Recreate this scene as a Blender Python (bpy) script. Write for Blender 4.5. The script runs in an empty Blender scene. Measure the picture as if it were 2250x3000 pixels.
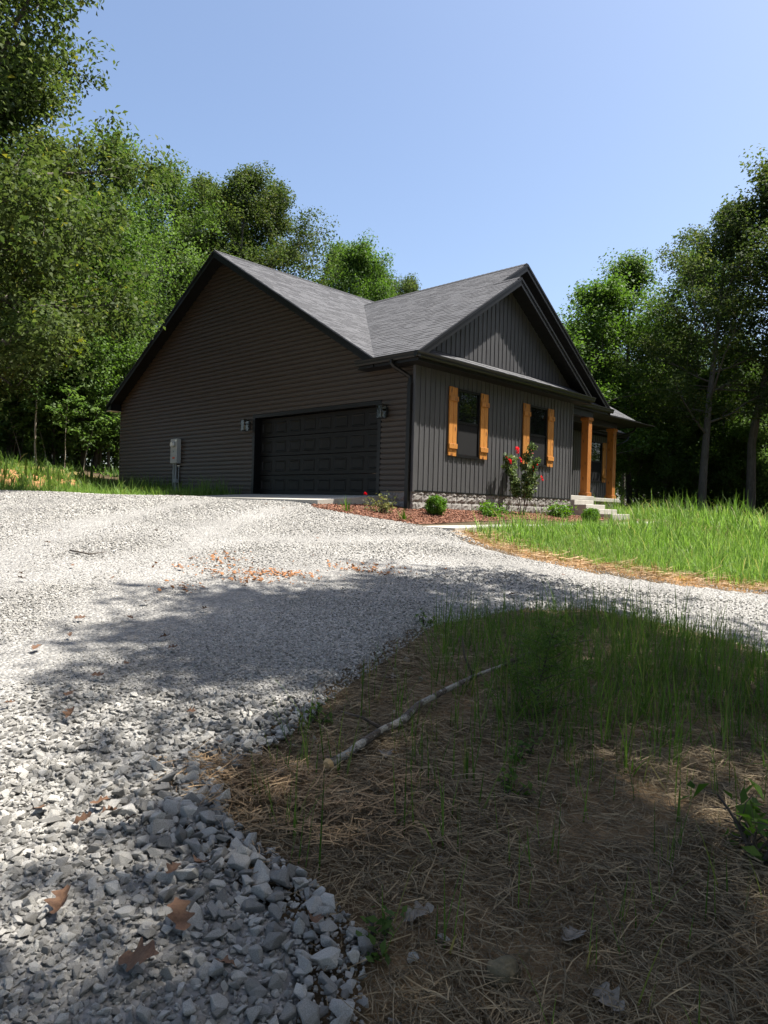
import bpy, bmesh, math, random
import numpy as np
from mathutils import Vector, Matrix, Euler

# ------------------------------------------------------------------ camera, sky, sun, exposure
SC = bpy.context.scene
COL = SC.collection
FPX, YAW, PITCH, ROLL = 2084.56, 0.7656, -0.0067, 0.0276      # solved from the house's edges (2250 x 3000 frame)
CAM = np.array([-11.8792, -10.5597, -0.2692])
def cam_axes():
    f = np.array([math.cos(PITCH)*math.cos(YAW), math.cos(PITCH)*math.sin(YAW), math.sin(PITCH)])
    r = np.array([math.sin(YAW), -math.cos(YAW), 0.]); u = np.cross(r, f)
    c, s = math.cos(ROLL), math.sin(ROLL)
    return c*r+s*u, -s*r+c*u, f
RIGHT, UP, FWD = cam_axes()
cd = bpy.data.cameras.new('camera'); cam = bpy.data.objects.new('camera', cd); COL.objects.link(cam)
M = Matrix(((RIGHT[0], UP[0], -FWD[0], CAM[0]), (RIGHT[1], UP[1], -FWD[1], CAM[1]), (RIGHT[2], UP[2], -FWD[2], CAM[2]), (0, 0, 0, 1)))
cam.matrix_world = M
cd.sensor_fit = 'VERTICAL'; cd.sensor_height = 36.0; cd.lens = FPX/3000*36.0
cd.clip_start = 0.05; cd.clip_end = 3000
SC.camera = cam
SUN_EL, SUN_AZ = math.radians(64.5), math.radians(47)          # azimuth from the front wall's normal (-Y) towards +X
sdir = np.array([math.cos(SUN_EL)*math.sin(SUN_AZ), -math.cos(SUN_EL)*math.cos(SUN_AZ), math.sin(SUN_EL)])
W = bpy.data.worlds.new('World'); SC.world = W; W.use_nodes = True
wt = W.node_tree; sky = wt.nodes.new('ShaderNodeTexSky'); sky.sky_type = 'NISHITA'; sky.sun_disc = False
sky.sun_elevation = SUN_EL; sky.sun_rotation = math.atan2(sdir[0], sdir[1])
sky.air_density = 1.0; sky.dust_density = 2.8; sky.ozone_density = 1.6; sky.altitude = 250
wt.links.new(sky.outputs[0], wt.nodes['Background'].inputs[0]); wt.nodes['Background'].inputs[1].default_value = 0.088
sl = bpy.data.lights.new('sun', 'SUN'); sl.energy = 5.0; sl.angle = math.radians(0.55); sl.color = (1.0, 0.955, 0.88)
so = bpy.data.objects.new('sun', sl); COL.objects.link(so); so.location = (20, -20, 40)
so.rotation_euler = Vector(sdir).to_track_quat('Z', 'Y').to_euler()
SC.view_settings.view_transform = 'Standard'; SC.view_settings.look = 'None'
SC.view_settings.exposure = 1.42; SC.view_settings.gamma = 1.0; SC.view_settings.use_curve_mapping = False
SC.cycles.use_denoising = True
SC.cycles.max_bounces = 8; SC.cycles.diffuse_bounces = 4; SC.cycles.transmission_bounces = 4; SC.cycles.transparent_max_bounces = 6

# ------------------------------------------------------------------ terrain
H2 = np.array([math.cos(YAW), math.sin(YAW)]); L2 = np.array([math.sin(YAW), -math.cos(YAW)])
def dl(d, l): return CAM[:2] + d*H2 + l*L2                      # metres ahead of / right of the camera -> plan
_cp = []
for d, l, z in [(-12,0,-2.5),(-4,0,-2.0),(0,0,-1.83),(2,0,-1.75),(4,0,-1.55),(6,0,-1.33),(8,0,-1.11),(10,0,-.90),(12,.2,-.70),(13.4,.55,-.60),
                (6,-4,-1.25),(10,-5,-.78),(13,-3,-.47),(17,-9.2,-.15),(22,-12,.45),(26,-13.5,1.0),(34,-18,1.5),(30,-30,1.5),(8,-14,-1.0),(0,-12,-2.0),
                (4,4,-1.72),(9.3,3.2,-1.13),(9,4.9,-1.27),(12,7,-1.12),(18,9,-.78),(25,13,-.55),(6,9,-1.75),(0,10,-2.2),(30,26,-.8),(36,16,-.3)]:
    p = dl(d, l); _cp.append((p[0], p[1], z))
_cp += [(0,0,-.35),(-2.4,.4,-.335),(-1.5,-1.2,-.62),(0,-1.1,-.56),(3.5,-.6,-.42),(3.5,-1.8,-.58),(7,-1,-.46),(8,-1.6,-.44),(8,-4,-.56),(2,-4,-.72),
        (-2.2,1.8,-.24),(-2.2,4,-.20),(-2.2,6,-.16),(-.6,6.6,-.10),(0,10,.02),(0,14.1,.32),(-4,12,.15),(12,0,-.38),(16,2,-.3),(18,12,.2),(6,20,1.0),(-6,24,1.3),(14,30,1.2),(30,30,1.0),(40,10,-.2),
        (150,0,0),(0,150,1.5),(-150,0,-1.5),(0,-150,-2.5),(110,110,1),(-110,-110,-2.5),(110,-110,-1),(-110,110,1)]
_cp = np.array(_cp); _eps = 1.6
def _phi(a, b): return np.sqrt(((a[:, None, :]-b[None, :, :])**2).sum(2) + _eps**2)
_A = _phi(_cp[:, :2], _cp[:, :2]); _n = len(_cp)
_A = np.block([[_A - 0.05*np.eye(_n), np.ones((_n, 1))], [np.ones((1, _n)), np.zeros((1, 1))]])
_w = np.linalg.solve(_A, np.append(_cp[:, 2], 0))
def tz(x, y):
    x = np.atleast_1d(np.asarray(x, float)); y = np.atleast_1d(np.asarray(y, float)); out = np.empty(x.size)
    P = np.stack([x.ravel(), y.ravel()], 1)
    for i in range(0, len(P), 40000):
        out[i:i+40000] = _phi(P[i:i+40000], _cp[:, :2]) @ _w[:-1] + _w[-1]
    q = P
    out += 0.018*np.sin(q[:, 0]*1.9+.7*q[:, 1])*np.cos(q[:, 1]*1.6-.3*q[:, 0])
    return out
def tz1(x, y): return float(tz(x, y)[0])
def px2g(px, py):
    """pixel of the photograph (2250 x 3000) -> the point of the ground on that ray"""
    d = FWD + RIGHT*(px-1125)/FPX + UP*(1500-py)/FPX
    t = np.linspace(1.2, 40, 1600); P = CAM + t[:, None]*d
    below = np.nonzero(P[:, 2] < tz(P[:, 0], P[:, 1]))[0]
    if len(below) == 0: return None
    return P[below[0]]
def poly_px(pts): return [tuple(px2g(*p)[:2]) for p in pts]
def inside(poly, x, y):
    poly = np.asarray(poly); x = np.asarray(x); y = np.asarray(y); r = np.zeros(x.shape, bool); n = len(poly)
    for i in range(n):
        x0, y0 = poly[i]; x1, y1 = poly[(i+1) % n]
        if y0 == y1: continue
        c = ((y0 > y) != (y1 > y)) & (x < (x1-x0)*(y-y0)/(y1-y0)+x0); r ^= c
    return r
def edge_dist(line, x, y):
    """distance of plan points to a polyline"""
    best = np.full(np.shape(x), 1e9)
    for (x0, y0), (x1, y1) in zip(line[:-1], line[1:]):
        dx, dy = x1-x0, y1-y0; L = dx*dx+dy*dy+1e-12
        t = np.clip(((x-x0)*dx+(y-y0)*dy)/L, 0, 1)
        best = np.minimum(best, np.hypot(x-x0-t*dx, y-y0-t*dy))
    return best
def to_dl(x, y):
    v = np.stack([np.asarray(x)-CAM[0], np.asarray(y)-CAM[1]], -1)
    return v @ H2, v @ L2

LAWN_EDGE = poly_px([(1338,1560),(1390,1590),(1470,1618),(1560,1640),(1700,1668),(1850,1692),(2050,1718),(2250,1742)])
LAWN_EDGE = LAWN_EDGE + [tuple(dl(8.3, 7.5)), tuple(dl(6.5, 12)), tuple(dl(5, 20))]
ISLAND_EDGE = [tuple(dl(3.2, 14)), tuple(dl(5.0, 8.5))] + poly_px([(2250,1935),(2100,1880),(1950,1840),(1750,1800),(1500,1800),(1270,1845),(1130,1950),(1020,2025),(940,2095),
     (850,2175),(720,2255),(640,2320),(660,2410),(780,2510),(900,2600),(1000,2700),(1075,2800),(1070,2990)]) + [tuple(dl(1.2, -.05)), tuple(dl(-2, -.3)), tuple(dl(-6, -.3))]
ISLAND = ISLAND_EDGE + [tuple(dl(-6, 14))]
LEFT_EDGE = [(-2.08, 6.32), (-3.6, 7.0), (-6.2, 8.2), (-10, 10.2), (-16, 13.0), (-30, 18)]
MULCH = [(0, .8), (-2.25, .78), (-2.62, .35), (-2.45, -.4), (-2.0, -.95), (-1.5, -1.2), (7.15, -1.2), (7.15, 0), (0, 0)]
APRON = [(0, .8), (0, 6.3), (-2.08, 6.3), (-2.08, .8)]
WALK = [(-1.5, -1.2), (-1.5, -2.42), (8.5, -2.42), (8.5, -1.2)]
LAWN = LAWN_EDGE + [tuple(dl(14, 22)), tuple(dl(30, 15)), (15.5, 2.6), (12.2, 2.6), (12.2, .9), (8.9, .9), (8.9, .2), (8.45, .2), (8.45, -1.2), (8.5, -1.2), (8.5, -2.42), (-1.2, -2.42)]
LEFTGRASS = [(0, 6.35)] + LEFT_EDGE + [tuple(dl(26, -30)), tuple(dl(30, -14)), (-1, 17), (0, 14.2)]
GRAVEL = [(0, 6.3)] + LEFT_EDGE + [tuple(dl(0, -22)), tuple(dl(-8, -10)), tuple(dl(-6, -.3))] + ISLAND_EDGE[::-1][1:] + LAWN_EDGE[::-1] + [(-1.2, -2.42), (-1.5, -1.2), (0, -.6)]

# ------------------------------------------------------------------ materials
def mat(name, col, rough=.6, var=None, scale=8., detail=4., bump=0., bscale=40., metallic=0., spec=.5, rnd=0., coord='Object', stretch=None):
    """procedural surface: colour varied by noise between col and var, per-object value jitter rnd, fine noise relief"""
    m = bpy.data.materials.new(name); m.use_nodes = True; t = m.node_tree; N = t.nodes; Lk = t.links
    b = N['Principled BSDF']; b.inputs['Roughness'].default_value = rough; b.inputs['Metallic'].default_value = metallic
    b.inputs['Specular IOR Level'].default_value = spec
    tc = N.new('ShaderNodeTexCoord'); vec = tc.outputs[coord]
    if stretch:
        mp = N.new('ShaderNodeMapping'); mp.inputs['Scale'].default_value = stretch; Lk.new(vec, mp.inputs[0]); vec = mp.outputs[0]
    cur = None
    if var is not None:
        n = N.new('ShaderNodeTexNoise'); n.inputs['Scale'].default_value = scale; n.inputs['Detail'].default_value = detail; n.inputs['Roughness'].default_value = .65
        Lk.new(vec, n.inputs['Vector'])
        r = N.new('ShaderNodeValToRGB'); r.color_ramp.elements[0].position = .33; r.color_ramp.elements[1].position = .68
        r.color_ramp.elements[0].color = (*col, 1); r.color_ramp.elements[1].color = (*var, 1)
        Lk.new(n.outputs['Fac'], r.inputs[0]); cur = r.outputs[0]
    if rnd:
        oi = N.new('ShaderNodeObjectInfo'); hs = N.new('ShaderNodeHueSaturation')
        mr = N.new('ShaderNodeMapRange'); mr.inputs[3].default_value = 1-rnd; mr.inputs[4].default_value = 1+rnd
        Lk.new(oi.outputs['Random'], mr.inputs[0]); Lk.new(mr.outputs[0], hs.inputs['Value'])
        if cur: Lk.new(cur, hs.inputs['Color'])
        else: hs.inputs['Color'].default_value = (*col, 1)
        cur = hs.outputs[0]
    if cur: Lk.new(cur, b.inputs['Base Color'])
    else: b.inputs['Base Color'].default_value = (*col, 1)
    if bump:
        n2 = N.new('ShaderNodeTexNoise'); n2.inputs['Scale'].default_value = bscale; n2.inputs['Detail'].default_value = 5
        Lk.new(vec, n2.inputs['Vector'])
        bp = N.new('ShaderNodeBump'); bp.inputs['Strength'].default_value = bump; bp.inputs['Distance'].default_value = .02
        Lk.new(n2.outputs['Fac'], bp.inputs['Height']); Lk.new(bp.outputs[0], b.inputs['Normal'])
    return m
def leafmat(name, dark, light, trans=.35, rough=.56, attr='lv', spec=.16, third=None):
    """foliage: colour between dark and light by a per-leaf value, part of the light passes through"""
    m = bpy.data.materials.new(name); m.use_nodes = True; t = m.node_tree; N = t.nodes; Lk = t.links
    b = N['Principled BSDF']; b.inputs['Roughness'].default_value = rough; b.inputs['Specular IOR Level'].default_value = spec
    at = N.new('ShaderNodeAttribute'); at.attribute_name = attr
    r = N.new('ShaderNodeValToRGB'); r.color_ramp.elements[0].color = (*dark, 1); r.color_ramp.elements[1].color = (*light, 1)
    if third:
        e = r.color_ramp.elements.new(.93); e.color = (*light, 1); r.color_ramp.elements[-1].color = (*third, 1)
    oi = N.new('ShaderNodeObjectInfo'); mr = N.new('ShaderNodeMapRange'); mr.inputs[3].default_value = .8; mr.inputs[4].default_value = 1.2
    hs = N.new('ShaderNodeHueSaturation'); Lk.new(oi.outputs['Random'], mr.inputs[0]); Lk.new(mr.outputs[0], hs.inputs['Value'])
    Lk.new(at.outputs['Fac'], r.inputs[0]); Lk.new(r.outputs[0], hs.inputs['Color']); Lk.new(hs.outputs[0], b.inputs['Base Color'])
    tr = N.new('ShaderNodeBsdfTranslucent'); mx = N.new('ShaderNodeMixShader'); mx.inputs[0].default_value = trans
    h2 = N.new('ShaderNodeHueSaturation'); h2.inputs['Saturation'].default_value = 1.15; h2.inputs['Value'].default_value = 1.5
    Lk.new(hs.outputs[0], h2.inputs['Color']); Lk.new(h2.outputs[0], tr.inputs['Color'])
    Lk.new(b.outputs[0], mx.inputs[1]); Lk.new(tr.outputs[0], mx.inputs[2]); Lk.new(mx.outputs[0], N['Material Output'].inputs['Surface'])
    return m
MT = dict(
    siding=mat('siding vinyl dark bronze', (.043,.0305,.021), .5, (.051,.037,.0265), 3, bump=.06, bscale=90, stretch=(1,.15,6)),
    board=mat('board and batten vinyl charcoal', (.052,.051,.053), .45, (.066,.065,.067), 5, bump=.05, bscale=80, rnd=.06, stretch=(4,4,.4)),
    trim=mat('black aluminium trim', (.0045,.0045,.005), .42, (.006,.006,.0065), 6, spec=.35),
    gutter=mat('black gutter paint', (.005,.0048,.0046), .4, (.007,.0066,.0062), 4, spec=.35),
    soffit=mat('black soffit vinyl', (.0045,.0045,.005), .6, (.0065,.0065,.007), 6, spec=.25),
    door=mat('garage door black paint', (.0062,.0056,.0050), .45, (.0085,.0076,.0068), 5, bump=.08, bscale=160, spec=.22),
    
    deck=mat('roof underlay', (.03,.03,.032), .9),
    block=mat('split face concrete block', (.15,.139,.126), .95, (.265,.247,.225), 9, 7, bump=.7, bscale=55, rnd=.1),
    mortar=mat('mortar', (.27,.25,.215), .95, (.21,.195,.17), 30),
    concrete=mat('pale concrete', (.37,.35,.31), .88, (.29,.272,.238), 3, 7, bump=.12, bscale=120),
    
    glass=mat('window glass', (.006,.007,.007), .02, spec=.55),
    screen=mat('insect screen', (.0075,.0075,.008), .8, (.010,.010,.0105), 300, spec=.2),
    frame=mat('black window frame', (.005,.005,.0055), .4, spec=.35),
    grey=mat('grey electrical enclosure', (.33,.35,.34), .45, (.38,.39,.385), 6),
    pvc=mat('grey conduit', (.27,.29,.30), .5), white=mat('white cap', (.75,.75,.72), .5), red=mat('red sticker print', (.5,.08,.03), .6),
    lampglass=mat('lantern seeded glass', (.10,.09,.06), .06, spec=.6), bulb=mat('lamp candle sleeve', (.22,.19,.12), .5),
    bark=mat('grey brown bark', (.060,.050,.040), .9, (.135,.117,.095), 7, 8, bump=.9, bscale=18, stretch=(3,3,.5)),
    palebark=mat('pale sapling bark', (.24,.20,.15), .85, (.36,.31,.24), 10, 6, bump=.4, bscale=40, stretch=(3,3,.6)),
    branch=mat('lichen branch bark', (.07,.055,.042), .95, (.25,.235,.20), 13, 8, bump=.8, bscale=60, stretch=(1,1,1)),
    twig=mat('dark twig', (.045,.035,.028), .9, (.09,.07,.055), 20),
    wood=mat('broken wood', (.45,.30,.14), .8),
    stone=mat('crushed limestone', (.235,.225,.207), .9, (.45,.43,.392), 26, 8, bump=.6, bscale=90, rnd=.5),
    clay=mat('red clay', (.30,.13,.05), .95, (.42,.20,.09), 20, 6, bump=.6, bscale=60),
    mulch=mat('bark mulch', (.13,.052,.028), .9, (.27,.125,.075), 25, 5, bump=.5, bscale=80, rnd=.4),
    straw=mat('weathered straw', (.11,.080,.045), .85, (.25,.19,.112), 12, 3, rnd=.55),
    rock=mat('mossy tan rock', (.19,.15,.085), .95, (.06,.052,.03), 22, 8, bump=.8, bscale=25),
    deadleaf=mat('dead oak leaf', (.07,.030,.013), .7, (.145,.075,.036), 12, 5, bump=.3, bscale=60, rnd=.35),
    deadgrey=mat('grey weathered leaf', (.14,.12,.095), .8, (.22,.19,.155), 12),
)
MT['oak'] = leafmat('oak leaves', (.022,.040,.010), (.088,.115,.033), .42, .62, spec=.14, third=(.15,.15,.03))
MT['wood1'] = leafmat('woodland leaves', (.036,.068,.015), (.112,.170,.042), .42, .56)
MT['lush'] = leafmat('lush green leaves', (.040,.080,.016), (.110,.180,.038), .42, .56)
MT['yellow'] = leafmat('yellow green leaves', (.075,.125,.020), (.20,.23,.035), .4, .5)
MT['under'] = leafmat('understory leaves', (.040,.080,.020), (.130,.195,.052), .45, .56)
MT['cedarleaf'] = leafmat('juniper needles', (.010,.024,.009), (.030,.058,.016), .15, .6)
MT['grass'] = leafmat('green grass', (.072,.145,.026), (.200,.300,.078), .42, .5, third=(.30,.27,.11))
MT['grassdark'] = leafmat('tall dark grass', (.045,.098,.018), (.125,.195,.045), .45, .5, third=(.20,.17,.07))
MT['drygrass'] = leafmat('dry grass', (.22,.15,.06), (.36,.25,.11), .25, .7)
MT['shrub'] = leafmat('evergreen shrub', (.045,.110,.012), (.110,.200,.030), .3, .5)
MT['myrtle'] = leafmat('myrtle leaves', (.030,.060,.018), (.110,.145,.045), .3, .5, third=(.34,.36,.20))
MT['petal'] = leafmat('red petals', (.45,.012,.02), (.75,.05,.06), .3, .6)
MT['pinkpetal'] = leafmat('pink buds', (.45,.16,.14), (.6,.25,.2), .3, .6)
MT['rose'] = leafmat('rose leaves', (.05,.07,.018), (.19,.19,.06), .3, .5)

def cedar_mat(name, c0, c1):
    m = mat(name, c0, .6, c1, 5, 7, bump=.18, bscale=30, rnd=.14, stretch=(11, 11, .6)); t = m.node_tree; N = t.nodes; Lk = t.links; b = N['Principled BSDF']
    src = b.inputs['Base Color'].links[0].from_socket; tc = N.new('ShaderNodeTexCoord'); mp = N.new('ShaderNodeMapping'); mp.inputs['Scale'].default_value = (9, 9, 3.2); Lk.new(tc.outputs['Object'], mp.inputs[0])
    v = N.new('ShaderNodeTexVoronoi'); v.inputs['Scale'].default_value = 1.0; Lk.new(mp.outputs[0], v.inputs['Vector']); r = N.new('ShaderNodeValToRGB'); r.color_ramp.elements[0].position = .10; r.color_ramp.elements[1].position = .24
    Lk.new(v.outputs['Distance'], r.inputs[0]); mx = N.new('ShaderNodeMixRGB'); mx.inputs[1].default_value = (.10, .03, .006, 1); Lk.new(r.outputs[0], mx.inputs[0]); Lk.new(src, mx.inputs[2]); Lk.new(mx.outputs[0], b.inputs['Base Color']); return m
MT['cedar'] = cedar_mat('stained cedar', (.30,.108,.013), (.46,.195,.032)); MT['column'] = cedar_mat('stained cedar column', (.24,.078,.009), (.36,.135,.02))
def ground_mat():
    m = bpy.data.materials.new('soil and litter'); m.use_nodes = True; t = m.node_tree; N = t.nodes; Lk = t.links; b = N['Principled BSDF']
    b.inputs['Roughness'].default_value = .95; b.inputs['Specular IOR Level'].default_value = .15
    at = N.new('ShaderNodeAttribute'); at.attribute_name = 'soil'
    tc = N.new('ShaderNodeTexCoord'); n = N.new('ShaderNodeTexNoise'); n.inputs['Scale'].default_value = 3.2; n.inputs['Detail'].default_value = 10; n.inputs['Roughness'].default_value = .7
    Lk.new(tc.outputs['Object'], n.inputs['Vector'])
    mr = N.new('ShaderNodeMapRange'); mr.inputs[1].default_value = .3; mr.inputs[2].default_value = .7; mr.inputs[3].default_value = .6; mr.inputs[4].default_value = 1.3
    Lk.new(n.outputs['Fac'], mr.inputs[0])
    hs = N.new('ShaderNodeHueSaturation'); Lk.new(mr.outputs[0], hs.inputs['Value']); Lk.new(at.outputs['Color'], hs.inputs['Color']); Lk.new(hs.outputs[0], b.inputs['Base Color'])
    n2 = N.new('ShaderNodeTexNoise'); n2.inputs['Scale'].default_value = 45; n2.inputs['Detail'].default_value = 8; Lk.new(tc.outputs['Object'], n2.inputs['Vector'])
    bp = N.new('ShaderNodeBump'); bp.inputs['Strength'].default_value = .7; bp.inputs['Distance'].default_value = .03
    Lk.new(n2.outputs['Fac'], bp.inputs['Height']); Lk.new(bp.outputs[0], b.inputs['Normal'])
    return m
def shingle_mat():
    m = mat('charcoal asphalt shingle', (.75, .75, .76), .92, (1.1, 1.1, 1.1), 60, 8, bump=.5, bscale=260, spec=.3); t = m.node_tree; N = t.nodes; Lk = t.links; b = N['Principled BSDF']
    src = b.inputs['Base Color'].links[0].from_socket; at = N.new('ShaderNodeAttribute'); at.attribute_name = 'lv'; r = N.new('ShaderNodeValToRGB'); r.color_ramp.elements[0].color = (.072,.072,.076,1); r.color_ramp.elements[1].color = (.116,.116,.121,1)
    Lk.new(at.outputs['Fac'], r.inputs[0]); mx = N.new('ShaderNodeMixRGB'); mx.blend_type = 'MULTIPLY'; mx.inputs[0].default_value = 1; Lk.new(src, mx.inputs[1]); Lk.new(r.outputs[0], mx.inputs[2]); Lk.new(mx.outputs[0], b.inputs['Base Color']); return m
MT['shingle'] = shingle_mat()
def face_values(me, vals):
    a = me.attributes.new('lv', 'FLOAT', 'FACE'); a.data.foreach_set('value', np.asarray(vals, np.float32)); return me
def gravel_mat():
    m = bpy.data.materials.new('gravel fines'); m.use_nodes = True; t = m.node_tree; N = t.nodes; Lk = t.links; b = N['Principled BSDF']
    b.inputs['Roughness'].default_value = .95; b.inputs['Specular IOR Level'].default_value = .2
    tc = N.new('ShaderNodeTexCoord')
    v = N.new('ShaderNodeTexVoronoi'); v.inputs['Scale'].default_value = 34; Lk.new(tc.outputs['Object'], v.inputs['Vector'])
    r = N.new('ShaderNodeValToRGB'); r.color_ramp.elements[0].color = (.18,.175,.167,1); r.color_ramp.elements[1].color = (.34,.328,.306,1)
    sp = N.new('ShaderNodeSeparateColor'); Lk.new(v.outputs['Color'], sp.inputs[0]); Lk.new(sp.outputs[0], r.inputs[0])
    n = N.new('ShaderNodeTexNoise'); n.inputs['Scale'].default_value = .55; n.inputs['Detail'].default_value = 6; Lk.new(tc.outputs['Object'], n.inputs['Vector'])
    mr = N.new('ShaderNodeMapRange'); mr.inputs[1].default_value = .35; mr.inputs[2].default_value = .65; mr.inputs[3].default_value = .8; mr.inputs[4].default_value = 1.1; Lk.new(n.outputs['Fac'], mr.inputs[0])
    hs = N.new('ShaderNodeHueSaturation'); Lk.new(mr.outputs[0], hs.inputs['Value']); Lk.new(r.outputs[0], hs.inputs['Color']); Lk.new(hs.outputs[0], b.inputs['Base Color'])
    bp = N.new('ShaderNodeBump'); bp.inputs['Strength'].default_value = .9; bp.inputs['Distance'].default_value = .03; bp.invert = True
    Lk.new(v.outputs['Distance'], bp.inputs['Height']); Lk.new(bp.outputs[0], b.inputs['Normal'])
    return m
for e_, p_ in zip([n for n in MT['branch'].node_tree.nodes if n.type == 'VALTORGB'][0].color_ramp.elements, (.46, .54)): e_.position = p_
MT['ground'] = ground_mat(); MT['gravel'] = gravel_mat()

# ------------------------------------------------------------------ object helpers
def setp(o, label=None, cat=None, group=None, kind=None):
    if label: o['label'] = label
    if cat: o['category'] = cat
    if group: o['group'] = group
    if kind: o['kind'] = kind
    return o
def link(name, me, parent=None, loc=None, rot=None, scl=None):
    o = bpy.data.objects.new(name, me); COL.objects.link(o)
    if parent: o.parent = parent
    if loc is not None: o.location = loc
    if rot is not None: o.rotation_euler = rot
    if scl is not None: o.scale = scl
    return o
def thing(name, label, cat, loc=(0, 0, 0), rotz=0, group=None):
    o = bpy.data.objects.new(name, None); COL.objects.link(o); o.location = loc; o.rotation_euler = (0, 0, rotz); o.empty_display_size = .2
    return setp(o, label, cat, group)
def mesh(name, v, f, m=None, smooth=False):
    me = bpy.data.meshes.new(name); me.from_pydata([tuple(p) for p in v], [], f)
    if m is not None: me.materials.append(MT[m] if isinstance(m, str) else m)
    if smooth: me.polygons.foreach_set('use_smooth', [True]*len(me.polygons))
    me.update(); return me
class MB:
    """collects shapes into one mesh"""
    def __init__(s): s.v = []; s.f = []
    def add(s, v, f):
        n = len(s.v); s.v += [tuple(p) for p in v]; s.f += [tuple(i+n for i in q) for q in f]; return s
    def box(s, x0, x1, y0, y1, z0, z1):
        return s.add([(x0,y0,z0),(x1,y0,z0),(x1,y1,z0),(x0,y1,z0),(x0,y0,z1),(x1,y0,z1),(x1,y1,z1),(x0,y1,z1)],
                     [(0,3,2,1),(4,5,6,7),(0,1,5,4),(1,2,6,5),(2,3,7,6),(3,0,4,7)])
    def bbox(s, x0, x1, y0, y1, z0, z1, b):
        """box with chamfered edges"""
        bm = bmesh.new(); q = MB().box(x0,x1,y0,y1,z0,z1); vs = [bm.verts.new(p) for p in q.v]
        for f in q.f: bm.faces.new([vs[i] for i in f])
        bmesh.ops.bevel(bm, geom=bm.edges[:], offset=b, segments=1, affect='EDGES')
        bm.verts.index_update(); s.add([v.co[:] for v in bm.verts], [[v.index for v in f.verts] for f in bm.faces]); bm.free(); return s
    def prism(s, pts, vec):
        """closed polygon pts (3D) pushed along vec"""
        n = len(pts); q = [tuple(np.add(p, vec)) for p in pts]
        return s.add(list(pts)+q, [tuple(range(n))[::-1], tuple(range(n, 2*n))] + [(i, (i+1) % n, n+(i+1) % n, n+i) for i in range(n)])
    def tube(s, pts, rad, k=8, cap=True):
        pts = [Vector(p) for p in pts]; rad = rad if hasattr(rad, '__len__') else [rad]*len(pts); base = len(s.v); ref = None
        for i, p in enumerate(pts):
            t = (pts[min(i+1, len(pts)-1)]-pts[max(i-1, 0)]).normalized()
            if ref is None: ref = t.orthogonal().normalized()
            a = (ref - t*ref.dot(t)).normalized(); ref = a; b = t.cross(a)
            for j in range(k):
                an = 2*math.pi*j/k; s.v.append(tuple(p + (a*math.cos(an)+b*math.sin(an))*rad[i]))
        for i in range(len(pts)-1):
            for j in range(k):
                s.f.append((base+i*k+j, base+i*k+(j+1) % k, base+(i+1)*k+(j+1) % k, base+(i+1)*k+j))
        if cap: s.f.append(tuple(base+j for j in range(k))[::-1]); s.f.append(tuple(base+(len(pts)-1)*k+j for j in range(k)))
        return s
    def go(s, name, m, parent=None, smooth=False, loc=None): return link(name, mesh(name, s.v, s.f, m, smooth), parent, loc)
def clip_poly(pts, keep):
    """Sutherland-Hodgman against half planes (nx, ny, c): keep nx*x+ny*y <= c"""
    for nx, ny, c in keep:
        out = []
        for i in range(len(pts)):
            a, b = pts[i], pts[(i+1) % len(pts)]; da = nx*a[0]+ny*a[1]-c; db = nx*b[0]+ny*b[1]-c
            if da <= 0: out.append(a)
            if (da < 0 < db) or (db < 0 < da):
                t = da/(da-db); out.append((a[0]+t*(b[0]-a[0]), a[1]+t*(b[1]-a[1])))
        pts = out
        if len(pts) < 3: return []
    return pts
def convex_keep(poly):
    """half planes of a convex polygon, any winding"""
    cx = sum(p[0] for p in poly)/len(poly); cy = sum(p[1] for p in poly)/len(poly); r = []
    for i in range(len(poly)):
        (x0, y0), (x1, y1) = poly[i], poly[(i+1) % len(poly)]; nx, ny = y1-y0, x0-x1; c = nx*x0+ny*y0
        if nx*cx+ny*cy > c: nx, ny, c = -nx, -ny, -c
        r.append((nx, ny, c))
    return r

# ------------------------------------------------------------------ geometry-node scatter for uncountable stuff
def scatter_group():
    g = bpy.data.node_groups.new('scatter', 'GeometryNodeTree')
    g.interface.new_socket('Geometry', in_out='INPUT', socket_type='NodeSocketGeometry'); g.interface.new_socket('Geometry', in_out='OUTPUT', socket_type='NodeSocketGeometry')
    N = g.nodes; Lk = g.links; gi = N.new('NodeGroupInput'); go = N.new('NodeGroupOutput')
    def attr(name, ty):
        a = N.new('GeometryNodeInputNamedAttribute'); a.data_type = ty; a.inputs['Name'].default_value = name; return a.outputs[0]
    sep = N.new('GeometryNodeSeparateGeometry'); sep.domain = 'POINT'; Lk.new(gi.outputs[0], sep.inputs[0]); Lk.new(attr('is_pt', 'BOOLEAN'), sep.inputs['Selection'])
    sp = N.new('GeometryNodeSplitToInstances'); sp.domain = 'FACE'; Lk.new(sep.outputs[1], sp.inputs[0]); Lk.new(attr('pid', 'INT'), sp.inputs['Group ID'])
    ip = N.new('GeometryNodeInstanceOnPoints'); Lk.new(sep.outputs[0], ip.inputs['Points']); Lk.new(sp.outputs[0], ip.inputs['Instance'])
    ip.inputs['Pick Instance'].default_value = True; Lk.new(attr('idx', 'INT'), ip.inputs['Instance Index'])
    er = N.new('FunctionNodeEulerToRotation'); Lk.new(attr('rot', 'FLOAT_VECTOR'), er.inputs[0]); Lk.new(er.outputs[0], ip.inputs['Rotation'])
    Lk.new(attr('scl', 'FLOAT_VECTOR'), ip.inputs['Scale']); Lk.new(ip.outputs[0], go.inputs[0])
    return g
SCATTER = scatter_group()
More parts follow.
